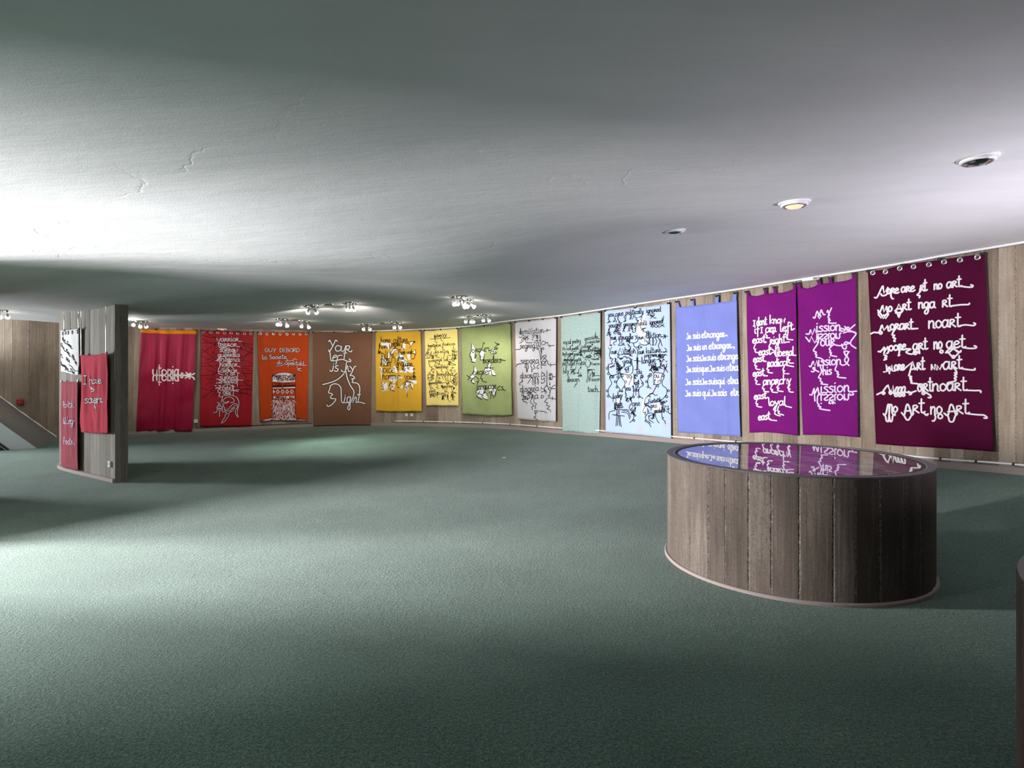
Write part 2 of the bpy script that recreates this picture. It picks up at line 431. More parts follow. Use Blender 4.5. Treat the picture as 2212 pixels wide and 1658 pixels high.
def wall_strip(name, P, N, mat, ztop, zbot, thick=0.25, u0=0.0, dz=0.0):
    m = MB(); u = u0; n = len(P)
    V = []; UV = []
    for i, p in enumerate(P):
        if i: u += (P[i]-P[i-1]).length
        a, b = zbot(p), ztop(p)
        q = p-N[i]*thick
        V += [(p.x, p.y, a), (p.x, p.y, b), (q.x, q.y, b), (q.x, q.y, a)]; UV += [(u, a), (u, b), (u+0.1, b), (u+0.1, a)]
    Fc = []
    for i in range(n-1):
        k = i*4
        for j in range(4): Fc.append((k+j, k+(j+1) % 4, k+4+(j+1) % 4, k+4+j))
    Fc += [(3, 2, 1, 0), ((n-1)*4, (n-1)*4+1, (n-1)*4+2, (n-1)*4+3)]
    m.add(V, Fc, UV); o = m.build(name, mat); o['kind'] = 'structure'; return o
wall_strip('wall_back', WC, WN, CONC_WALL, lambda p: zc(p.x, p.y)+0.05, lambda p: zf(p.x, p.y)-0.05)

def plain_wall(name, a, b, mat=CONC_WALL, th=0.25):
    a, b = Vector((*a, 0)), Vector((*b, 0)); n = max(2, int((b-a).length/0.5))
    P = [a.lerp(b, i/n) for i in range(n+1)]; N = seg_normals(P)
    return wall_strip(name, P, N, mat, lambda p: zc(p.x, p.y)+0.05, lambda p: zf(p.x, p.y)-0.05, th)
# walls outside the frame that shape the daylight
plain_wall('wall_pier', (-6.2, 3.15), (-6.2, 4.15), th=0.15)
plain_wall('wall_left', (-6.2, 4.1), (-10.6, 3.9), th=0.1)
plain_wall('wall_corridor', (-6.2, 5.0), (-7.0, 7.3), th=0.15)
plain_wall('wall_stair', (-7.0, 7.3), (-10.7, 6.9), th=0.15)
plain_wall('wall_corridor_end', (-10.7, 3.8), (-10.7, 7.0), th=0.15)
plain_wall('wall_entry', (-6.2, -5.0), (-6.2, 0.9))
plain_wall('wall_front', (-14.6, -5.0), (7.2, -5.0))
plain_wall('wall_right', (7.2, -5.0), (6.8, -0.8))
plain_wall('wall_side', (-14.6, 10.6), (-14.6, -5.0))
# added unseen block that keeps the low right-hand light off the floor
sm_ = MB(); a_, b_ = Vector((5.35, 2.35, 0)), Vector((6.35, 3.85, 0)); dd = (b_-a_).normalized(); rr = Matrix.Rotation(math.atan2(dd.y, dd.x), 3, 'Z')
sm_.box((a_+b_)/2+Vector((0, 0, 0.29)), ((b_-a_).length, 0.1, 0.62), rr); so_ = sm_.build('light_blocker_right', PLINTH); so_['kind'] = 'structure'
# concrete skirting
def strip_along(P, N, S, s0, s1, d0, d1, z0, z1, name, mat):
    m = MB(); cur = Curve2(P, N, S); k = max(2, int((s1-s0)/0.15)); V = []
    for i in range(k+1):
        q = s0+(s1-s0)*i/k; p, n = cur.at(q); a = p+n*d0; b = p+n*d1; f = zf(a.x, a.y)
        V += [(a.x, a.y, f+z0), (b.x, b.y, f+z0), (b.x, b.y, f+z1), (a.x, a.y, f+z1)]
    Fc = []
    for i in range(k):
        for j in range(4): Fc.append((i*4+j, i*4+(j+1) % 4, i*4+4+(j+1) % 4, i*4+4+j))
    Fc += [(3, 2, 1, 0), (k*4, k*4+1, k*4+2, k*4+3)]
    m.add(V, Fc); return m.build(name, mat)
sk = strip_along(WC, WN, S_, WALL.hit(276, 0)[0], S_[-1]-0.5, -0.05, 0.025, -0.05, 0.07, 'baseboard_back', PLINTH); sk['kind'] = 'structure'
# fin
FZT = lambda p: zc(p.x, p.y)+0.04
fin = wall_strip('pillar', FC, FN, CONC_FIN, FZT, lambda p: zf(p.x, p.y)-0.05, 0.16); fin['kind'] = 'structure'
sk = strip_along(FC, FN, FS, 0.0, FS[-1]-0.002, -0.02, 0.03, -0.05, 0.05, 'baseboard_pillar', PLINTH); sk['kind'] = 'structure'
# hanging rail along the top of the wall
def rail(name, px0, s1, d, dz, r):
    m = MB(); s0 = WALL.hit(px0, d)[0]; k = int((s1-s0)/0.12); P = []
    for i in range(k+1):
        q = s0+(s1-s0)*i/k; p, n = WALL.at(q); v = p+n*d; P.append((v.x, v.y, zc(v.x, v.y)+dz))
    m.tube(P, r, 10); return m.build(name, WHITE_PAINT, smooth=True)
r_ = rail('trim_1', 800, S_[-1]-0.4, 0.05, -0.018, 0.016); r_['kind'] = 'structure'
# ---------------------------------------------------------------- hand lettering: single-stroke alphabet (x-height = 1)
G = {
'a': (1.0, ["0.75,0.9 0.35,1 0.05,0.55 0.2,0.05 0.5,0.05 0.75,0.45 0.8,1", "0.8,1 0.78,0.2 0.98,0.02"]),
'b': (0.95, ["0.1,2 0.1,0.1 0.1,0.1 0.4,0 0.8,0.3 0.7,0.9 0.35,1 0.1,0.7"]),
'c': (0.85, ["0.8,0.85 0.45,1 0.08,0.6 0.15,0.1 0.55,0 0.85,0.2"]),
'd': (1.0, ["0.75,0.85 0.35,1 0.05,0.5 0.3,0 0.7,0.3 0.8,2 0.8,2 0.8,0.15 0.98,0"]),
'e': (0.9, ["0.08,0.45 0.55,0.55 0.75,0.8 0.45,1 0.1,0.65 0.15,0.12 0.5,0 0.9,0.2"]),
'f': (0.75, ["0.75,1.8 0.5,2 0.35,1.7 0.3,-0.8", "0,1 0.7,1"]),
'g': (0.98, ["0.75,0.9 0.35,1 0.05,0.55 0.3,0.05 0.7,0.3 0.8,1 0.8,1 0.75,-0.6 0.4,-1 0.15,-0.7 0.4,-0.3 0.95,0.1"]),
'h': (0.95, ["0.1,2 0.1,0", "0.1,0.6 0.45,1 0.7,0.75 0.7,0.1 0.92,0"]),
'i': (0.42, ["0.15,1 0.15,0.12 0.38,0", "0.14,1.45 0.18,1.5"]),
'j': (0.5, ["0.3,1 0.28,-0.6 0,-0.9", "0.29,1.45 0.33,1.5"]),
'k': (0.9, ["0.1,2 0.1,0", "0.75,1 0.1,0.45 0.1,0.45 0.88,0"]),
'l': (0.48, ["0.15,2 0.13,0.2 0.42,0"]),
'm': (1.25, ["0.1,1 0.1,0", "0.1,0.65 0.35,1 0.55,0.8 0.55,0", "0.55,0.65 0.8,1 1,0.8 1,0.12 1.2,0"]),
'n': (0.95, ["0.1,1 0.1,0", "0.1,0.6 0.45,1 0.7,0.75 0.7,0.1 0.92,0"]),
'o': (0.92, ["0.45,1 0.12,0.75 0.12,0.25 0.45,0 0.8,0.3 0.8,0.7 0.45,1"]),
'p': (0.92, ["0.1,1 0.1,-0.95", "0.1,0.7 0.45,1 0.8,0.6 0.5,0 0.1,0.2"]),
'q': (0.95, ["0.75,0.9 0.35,1 0.05,0.5 0.35,0 0.75,0.3", "0.8,1 0.8,-0.95"]),
'r': (0.88, ["0.1,0 0.12,1 0.12,1 0.5,1 0.65,0.75 0.2,0.5 0.2,0.5 0.85,0"]),
'z': (0.85, ["0.1,1 0.7,1 0.7,1 0.1,0 0.1,0 0.8,0"]),
's': (0.8, ["0.7,0.9 0.4,1 0.15,0.8 0.4,0.55 0.7,0.3 0.45,0 0.05,0.1"]),
't': (0.75, ["0.3,1.8 0.28,0.2 0.5,0 0.75,0.1", "0,1.25 0.65,1.25"]),
'u': (0.98, ["0.1,1 0.1,0.3 0.35,0 0.65,0.25 0.75,1 0.75,1 0.75,0.12 0.96,0"]),
'v': (0.82, ["0.05,1 0.4,0 0.4,0 0.78,1"]),
'w': (1.15, ["0.05,1 0.3,0 0.3,0 0.55,0.8 0.55,0.8 0.8,0 0.8,0 1.05,1"]),
'x': (0.85, ["0.1,1 0.75,0", "0.75,1 0.1,0"]),
'y': (0.9, ["0.05,1 0.4,0.1", "0.8,1 0.35,-0.2 0.1,-0.95"]),
'A': (1.1, ["0.05,0 0.5,1.8 0.5,1.8 1,0", "0.2,0.65 0.82,0.65"]),
'B': (1.0, ["0.1,0 0.1,1.8 0.1,1.8 0.6,1.7 0.6,1 0.1,0.95 0.1,0.95 0.75,0.8 0.75,0.1 0.1,0"]),
'D': (1.05, ["0.1,0 0.1,1.8 0.1,1.8 0.6,1.7 0.9,0.9 0.6,0.1 0.1,0"]),
'E': (0.9, ["0.8,1.8 0.1,1.8 0.1,1.8 0.1,0 0.1,0 0.8,0", "0.1,0.95 0.65,0.95"]),
'F': (0.85, ["0.8,1.8 0.1,1.8 0.1,1.8 0.1,0", "0.1,0.95 0.65,0.95"]),
'G': (1.1, ["0.9,1.5 0.5,1.8 0.08,1 0.4,0 0.9,0.3 0.9,0.85 0.9,0.85 0.55,0.85"]),
'I': (0.6, ["0.1,1.8 0.5,1.8", "0.3,1.8 0.3,0", "0.1,0 0.5,0"]),
'J': (0.75, ["0.1,1.75 0.5,1.75 0.5,1.75 0.5,0.2 0.2,-0.1 -0.05,0.1"]),
'K': (1.0, ["0.1,1.8 0.1,0", "0.85,1.8 0.1,0.8 0.1,0.8 0.95,0"]),
'M': (1.4, ["0.05,0 0.3,1.8 0.3,1.8 0.68,0.2 0.68,0.2 1.05,1.8 1.05,1.8 1.3,0"]),
'N': (1.15, ["0.1,0 0.1,1.8 0.1,1.8 0.95,0 0.95,0 0.95,1.8"]),
'O': (1.15, ["0.55,1.8 0.1,1.2 0.1,0.5 0.55,0 1,0.5 1,1.2 0.55,1.8"]),
'P': (0.95, ["0.1,0 0.1,1.8 0.1,1.8 0.6,1.75 0.75,1.3 0.5,0.85 0.1,0.85"]),
'R': (1.0, ["0.1,0 0.1,1.8 0.1,1.8 0.6,1.75 0.75,1.35 0.5,0.95 0.15,0.95 0.15,0.95 0.95,0"]),
'S': (0.9, ["0.8,1.6 0.45,1.8 0.12,1.45 0.45,0.95 0.8,0.45 0.45,0 0.05,0.2"]),
'T': (1.0, ["0,1.8 0.95,1.8", "0.48,1.8 0.48,0"]),
'U': (1.1, ["0.1,1.8 0.1,0.5 0.5,0 0.9,0.5 0.9,1.8"]),
'V': (1.0, ["0.05,1.8 0.5,0 0.5,0 0.95,1.8"]),
'X': (1.0, ["0.05,1.8 0.95,0", "0.95,1.8 0.05,0"]),
'Y': (1.0, ["0.05,1.8 0.48,0.85", "0.95,1.8 0.35,0 0.25,-0.2"]),
' ': (0.6, []), "'": (0.3, ["0.15,1.8 0.12,1.5"]),
}
def P2(s): return [tuple(float(k) for k in q.split(',')) for q in s.split()]
def smooth(pts, n=5):
    """Catmull-Rom through pts; a repeated point is a corner"""
    runs = [[pts[0]]]
    for a, b in zip(pts, pts[1:]):
        if a == b: runs.append([b])
        else: runs[-1].append(b)
    out = []
    for R in runs:
        if len(R) < 3: out += R if not out or out[-1] != R[0] else R[1:]; continue
        for i in range(len(R)-1):
            p0, p1, p2, p3 = R[max(i-1, 0)], R[i], R[i+1], R[min(i+2, len(R)-1)]
            for k in range(n):
                t = k/n
                out.append(tuple(0.5*(2*p1[j]+(p2[j]-p0[j])*t+(2*p0[j]-5*p1[j]+4*p2[j]-p3[j])*t*t+(3*p1[j]-p0[j]-3*p2[j]+p3[j])*t**3) for j in (0, 1)))
        out.append(R[-1])
    return out
def text(t, x0, y0, x1, y1, xh):
    tot = sum(G[c][0] for c in t); L = math.hypot(x1-x0, y1-y0)
    ex, ey = (x1-x0)/L, (y1-y0)/L; k = L/tot; cx = 0; out = []
    for c in t:
        adv, st = G[c]
        for s in st:
            # upright stems: advance follows the baseline, height stays vertical
            out.append(smooth([((x0+(cx+x)*k*ex), (y0+(cx+x)*k*ey)-y*xh) for x, y in P2(s)]))
        cx += adv
    return out
def parse(row):
    """a row of lettering: 'T txt|x0,y0,x1,y1,xh', 'S pts', 'L pts', 'C x,y,r', 'Q x0,y0,x1,y1,n,seed', 'H x0,y0,x1,y1,n,len,seed'"""
    out = []
    for it in row.split(';'):
        it = it.strip()
        if not it: continue
        k, a = it[0], it[2:]
        if k == 'T':
            t, n = a.split('|'); out += text(t, *[float(q) for q in n.split(',')])
        elif k == 'S': out.append(smooth(P2(a)))
        elif k == 'L': out.append(P2(a))
        elif k == 'C':
            x, y, r = [float(q) for q in a.split(',')]
            out.append([(x+r*math.cos(i*math.pi/7), y+r*math.sin(i*math.pi/7)) for i in range(15)])
        elif k == 'Q':
            x0, y0, x1, y1, n, sd = [float(q) for q in a.split(',')]; R = random.Random(int(sd))
            w, h = x1-x0, y1-y0
            for i in range(int(n)):
                x, y = R.uniform(x0, x1), R.uniform(y0, y1); p = [(x, y)]; an = R.uniform(0, 6.28)
                for j in range(5):
                    an += R.uniform(-1.6, 1.6); st = min(w, h)*0.16
                    x = min(max(x+st*math.cos(an), x0), x1); y = min(max(y+st*math.sin(an), y0), y1); p.append((x, y))
                out.append(smooth(p, 4))
        elif k == 'H':
            x0, y0, x1, y1, n, ln, sd = [float(q) for q in a.split(',')]; R = random.Random(int(sd))
            for i in range(int(n)):
                x, y = R.uniform(x0, x1), R.uniform(y0, y1); an = R.gauss(1.57, 0.5); l = ln*R.uniform(0.5, 1.2)
                out.append([(x, y), (x+l*0.5*math.cos(an)+R.uniform(-3, 3), y+l*0.5*math.sin(an)), (x+l*math.cos(an), y+l*math.sin(an))])
    return out

def clusters(sts):
    """strokes of a row that stand well apart become parts of their own"""
    if not sts: return []
    bx = [[min(p[0] for p in q), min(p[1] for p in q), max(p[0] for p in q), max(p[1] for p in q)] for q in sts]
    W_ = max(b[2] for b in bx)-min(b[0] for b in bx); pad = 0.07*W_
    par = list(range(len(sts)))
    def fd(i):
        while par[i] != i: i = par[i]
        return i
    for i in range(len(sts)):
        for j in range(i):
            a, b = bx[i], bx[j]
            if a[0]-pad < b[2] and b[0]-pad < a[2] and a[1]-pad < b[3] and b[1]-pad < a[3]: par[fd(i)] = fd(j)
    out = {}
    for i in range(len(sts)): out.setdefault(fd(i), []).append(sts[i])
    return list(out.values())

# ---------------------------------------------------------------- a cloth hanging a few centimetres off a wall curve
FOLD_GAIN = 2.3
class Cloth:
    def __init__(s, surf, top, bottom, off, fold, seed, drape=1.0, clips=()):
        s.surf, s.off, s.fold, s.seed, s.drape = surf, off, fold, seed, drape
        s.top = [surf.sz(*p, off) for p in top]; s.bot = [surf.sz(*p, off) for p in bottom]
        s.clips = clips
    @staticmethod
    def lerp(L, u):
        u = min(max(u, 0.0), 1.0); a, b = L[0][0], L[-1][0]; q = a+(b-a)*u
        for (s0, z0), (s1, z1) in zip(L, L[1:]):
            if q <= s1 or s1 == b and (s1, z1) == L[-1]:
                t = (q-s0)/(s1-s0) if s1 != s0 else 0
                return q, z0+(z1-z0)*t
        return L[-1]
    def sz(s, u, v):
        a, b = s.lerp(s.top, u), s.lerp(s.bot, u)
        return a[0]+(b[0]-a[0])*v, a[1]+(b[1]-a[1])*v
    def fold_at(s, u, v):
        sd = s.seed*3.17
        ca = s.clips if len(s.clips) else (0.0, 1.0)
        # folds run down from the clips and spread out
        near = min(ca, key=lambda c: abs(c-u)); uu = near+(u-near)*(0.55+0.45*(1-v)) if v < 1 else u
        a = noise.noise(Vector((uu*7+sd, v*0.7, sd)))*0.55+noise.noise(Vector((uu*17+sd, v*1.3, sd+5)))*0.28
        b = noise.noise(Vector((u*3+v*2.2+sd, v*3.0-u*1.5, sd+9)))*0.4+noise.noise(Vector((u*9+v*5, v*9-u*6, sd+2)))*0.12
        k = min(1.0, v*3+0.15)
        return s.fold*(a*k+b*min(1.0, v*1.6)*s.drape)
    def pt(s, u, v, eps=0.0):
        q, z = s.sz(u, v); return s.surf.pos(q, z, max(0.018, s.off+s.fold_at(u, v)*FOLD_GAIN+sum(dp*min(1, v*2+.2)*math.exp(-((u-c)/wd)**2) for c, wd, dp in s.creases))+eps)
    def uv_of(s, px, py):
        q, z = s.surf.sz(px, py, s.off)
        u, v = 0.5, 0.5
        for _ in range(12):
            a, b = s.lerp(s.top, u), s.lerp(s.bot, u)
            v = (a[1]-z)/(a[1]-b[1]); v = min(max(v, -0.02), 1.02)
            q0 = s.top[0][0]+(s.bot[0][0]-s.top[0][0])*v; q1 = s.top[-1][0]+(s.bot[-1][0]-s.top[-1][0])*v
            u = min(max((q-q0)/(q1-q0), 0.0), 1.0)
        return u, min(max(v, 0.0), 1.0)

def ribbon(mb, pts, nrm, w, h):
    """flat padded stroke laid on a surface: pts, normals, width, thickness"""
    P = [pts[0]]; N = [nrm[0]]
    for p, n in zip(pts[1:], nrm[1:]):
        if (p-P[-1]).length > 1e-4: P.append(p); N.append(n)
    if len(P) < 2: return
    # slightly longer, rounded ends
    t0 = (P[0]-P[1]).normalized(); t1 = (P[-1]-P[-2]).normalized()
    P = [P[0]+t0*w*0.45]+P+[P[-1]+t1*w*0.45]; N = [N[0]]+N+[N[-1]]
    V = []; n_ = len(P)
    for i in range(n_):
        t = P[min(i+1, n_-1)]-P[max(i-1, 0)]
        b = N[i].cross(t); b = b.normalized() if b.length > 1e-9 else Vector((0, 0, 1))
        hw = w*0.5*(0.45 if i in (0, n_-1) else 1.0)
        V += [P[i]-b*hw, P[i]-b*hw*0.72+N[i]*h, P[i]+b*hw*0.72+N[i]*h, P[i]+b*hw]
    Fc = []
    for i in range(n_-1):
        for j in range(3): Fc.append((i*4+j, i*4+j+1, i*4+5+j, i*4+4+j))
    Fc += [(3, 2, 1, 0), ((n_-1)*4, (n_-1)*4+1, (n_-1)*4+2, (n_-1)*4+3)]
    mb.add(V, Fc)

BANNERS = {}
def banner(name, label, mat, surf, O, scale, top, bottom, rows=(), ink=WHITE_FABRIC, w=14, outline=None, ow=0, off=0.055, fold=0.02, seed=1,
           patches=(), patch_mat=WHITE_FABRIC, clips=(), tabs=(), eyelets=(), eyelet_mat=None, group=None, hooks=True, more=(), band=None, nu=40, nv=56, drape=1.0,
           solid=(), cable=0.0, creases=()):
    """top / bottom: photo pixels along the edges.  rows: lettering in the pixels of a zoom with origin O and factor scale."""
    px = lambda p, o=O, s=scale: (o[0]+p[0]/s, o[1]+p[1]/s)
    cl = Cloth(surf, top, bottom, off, fold, seed, drape); cl.creases = creases
    cl.clips = [cl.uv_of(*c)[0] for c in clips] or [0.0, 1.0]
    base, n = cl.pt(0.5, 1.0)
    root = thing(name, label, 'banner', tuple(base), 0.0, group)
    V = []; UVs = []; us = np.linspace(0, 1, nu+1); vv = np.linspace(0, 1, nv+1)
    width = abs(cl.top[-1][0]-cl.top[0][0]); high = cl.top[0][1]-cl.bot[0][1]
    for v in vv:
        for u in us:
            V.append(cl.pt(float(u), float(v))[0]); UVs.append((u*width, (1-v)*high))
    m = MB(); Fc = []
    for j in range(nv):
        for i in range(nu):
            k = j*(nu+1)+i; Fc.append((k, k+1, k+nu+2, k+nu+1))
    m.add(V, Fc, UVs); c = m.build('cloth', mat, root, smooth=True)
    sd = c.modifiers.new('thickness', 'SOLIDIFY'); sd.thickness = 0.003; sd.offset = 0
    # orientation: normals to the room
    def on(p, eps):
        u, v = cl.uv_of(*p); return cl.pt(u, v, eps)
    def inside(p):
        return True
    def strokes(rowlist, mat_, wpx, eps, nm, o=O, s=scale):
        for row in rowlist:
            for grp in clusters([q for q in parse(row) if len(q) > 1]):
                mb = MB()
                for st in grp:
                    pp = [px(q, o, s) for q in st]
                    Yd = surf.hit(pp[0][0], off)
                    if Yd is None: continue
                    pn = [on(p, eps) for p in pp]
                    ribbon(mb, [a for a, b in pn], [b for a, b in pn], wpx/s/F_PX*Yd[1], 0.0025)
                if mb.v: mb.build(nm, mat_, root)
    def polys(plist, pmat, eps, nm, o=O, s=scale):
        for poly in plist:
            pts = [px(q, o, s) for q in P2(poly)]
            # triangulate finely enough to lie on the folds
            bm = bmesh.new(); vs_ = [bm.verts.new((a, b, 0)) for a, b in pts]; bm.faces.new(vs_)
            bmesh.ops.triangulate(bm, faces=bm.faces[:])
            for _ in range(2): bmesh.ops.subdivide_edges(bm, edges=bm.edges[:], cuts=1, use_grid_fill=True)
            mb = MB(); idx = {}
            for v in bm.verts: idx[v] = len(mb.v); mb.v.append(tuple(on((v.co.x, v.co.y), eps)[0]))
            for f in bm.faces: mb.f.append([idx[v] for v in f.verts])
            bm.free(); ob = mb.build(nm, pmat, root)
            so = ob.modifiers.new('thickness', 'SOLIDIFY'); so.thickness = 0.002
    polys(patches, patch_mat, 0.004, 'applique_patch')
    for (pl, pm, nm) in solid: polys(pl, pm, 0.005, nm)
    if outline is not None: strokes(rows, outline, ow, 0.0040, 'lettering_outline')
    strokes(rows, ink, w, 0.0060, 'lettering')
    for (o2, s2, r2, ink2, w2, out2, ow2, nm2) in more:
        if out2 is not None: strokes(r2, out2, ow2, 0.0040, 'lettering_outline', o2, s2)
        strokes(r2, ink2, w2, 0.0060, nm2, o2, s2)
    if band:
        bmat, v1 = band; mb = MB(); Vb = []; Fb = []
        for u in us: Vb += [cl.pt(float(u), 0.0, 0.004)[0], cl.pt(float(u), v1, 0.004)[0]]
        for i in range(nu): Fb.append((2*i, 2*i+2, 2*i+3, 2*i+1))
        mb.add(Vb, Fb); ob = mb.build('top_hem', bmat, root, smooth=True)
        so = ob.modifiers.new('thickness', 'SOLIDIFY'); so.thickness = 0.003
    for tb in tabs:                      # four photo pixels: top-left, top-right, bottom-right, bottom-left
        mb = MB(); q = [on_t(surf, p, off+0.004) for p in tb]; rows_ = 5; Vt = []; Ft = []
        for j in range(rows_+1):
            t = j/rows_; Vt += [q[0].lerp(q[3], t), q[1].lerp(q[2], t)]
        for j in range(rows_): Ft.append((2*j, 2*j+1, 2*j+3, 2*j+2))
        mb.add(Vt, Ft); ob = mb.build('hanging_tab', mat, root)
        so = ob.modifiers.new('thickness', 'SOLIDIFY'); so.thickness = 0.005; so.offset = 0
    for (ex, ey, er) in eyelets:
        p, nn = on((ex, ey), 0.004); M = Matrix.Translation(p) @ nn.to_track_quat('Z', 'Y').to_matrix().to_4x4()
        mb = MB(); mb.lathe([(er*0.52, 0), (er*0.58, 0.006), (er*0.8, 0.008), (er, 0.002), (er, -0.004), (er*0.52, -0.004)], 28, M)
        e = mb.build('eyelet', eyelet_mat or STEEL, root, smooth=True)
        h = MB(); h.lathe([(0.0001, 0.0015), (er*0.55, 0.0015)], 24, M); h.build('eyelet_hole', BLACK if eyelet_mat is not BLACK else STEEL, e)
    for cp in clips:
        q, z = surf.sz(*cp, off+0.004); p, nn = surf.pos(q, z, off+0.004)
        R = Matrix.Translation(p) @ nn.to_track_quat('Z', 'Y').to_matrix().to_4x4()
        mb = MB(); mb.add([R @ Vector(a) for a in [(-0.026, -0.016, 0.010), (0.026, -0.016, 0.010), (0.026, 0.016, 0.002), (-0.026, 0.016, 0.002),
                                                  (-0.026, -0.016, -0.012), (0.026, -0.016, -0.012), (0.026, 0.016, -0.004), (-0.026, 0.016, -0.004)]],
                          [(0, 1, 2, 3), (7, 6, 5, 4), (4, 5, 1, 0), (3, 2, 6, 7), (0, 3, 7, 4), (1, 5, 6, 2)])
        k = mb.build('clip', BLACK, root)
        if hooks:
            ztop = zc(p.x, p.y)-0.02
            wb = MB(); a = p+Vector((0, 0, 0.012)); zt = max(a.z+0.03, ztop)
            wb.tube([a, a.lerp(Vector((p.x, p.y, zt)), 0.5)+nn*0.002, Vector((p.x, p.y, zt))], 0.002 if not cable else 0.006, 6)
            wb.build('hook' if not cable else 'hanging_wire', STEEL, k)
    BANNERS[name] = cl
    return root
def on_t(surf, p, d):
    q, z = surf.sz(*p, d); return surf.pos(q, z, d)[0]
# ---------------------------------------------------------------- the banners
FB = 'fabric_banner'
GW = 'lettered banners along the curved wall'
CM = cloth_mat
mats = dict(
    maroon=CM('maroon_cotton', (0.062, 0.003, 0.024)), purple=CM('purple_cotton', (0.150, 0.008, 0.140)), blue=CM('periwinkle_cotton', (0.175, 0.21, 0.52)),
    floral=CM('floral_blue_cotton', (0.40, 0.50, 0.70), 0.03, 0.0, 'flower'), sage=CM('mottled_sage_cotton', (0.27, 0.36, 0.34), 0.05, 0.0, 'damask'),
    grey=CM('pale_grey_cotton', (0.48, 0.48, 0.51), 0.05), olive=CM('olive_cotton', (0.26, 0.31, 0.135)), lemon=CM('lemon_cotton', (0.74, 0.60, 0.20), 0.05),
    gold=CM('golden_cotton', (0.55, 0.315, 0.030), 0.06), brown=CM('brown_cotton', (0.155, 0.078, 0.047)), orange=CM('orange_cotton', (0.40, 0.050, 0.010)),
    red=CM('red_satin', (0.29, 0.003, 0.010), 0.1, 0.0, None, True), crimson=CM('crimson_satin', (0.25, 0.002, 0.031), 0.1, 0.0, None, True), hem=CM('orange_hem', (0.62, 0.20, 0.012)),
    white=CM('white_cotton', (0.74, 0.73, 0.74), 0.03), rose=CM('crinkled_rose_cotton', (0.25, 0.038, 0.058), 0.25, 0.05), pink=CM('raspberry_cotton', (0.42, 0.022, 0.052), 0.08, 0.05))

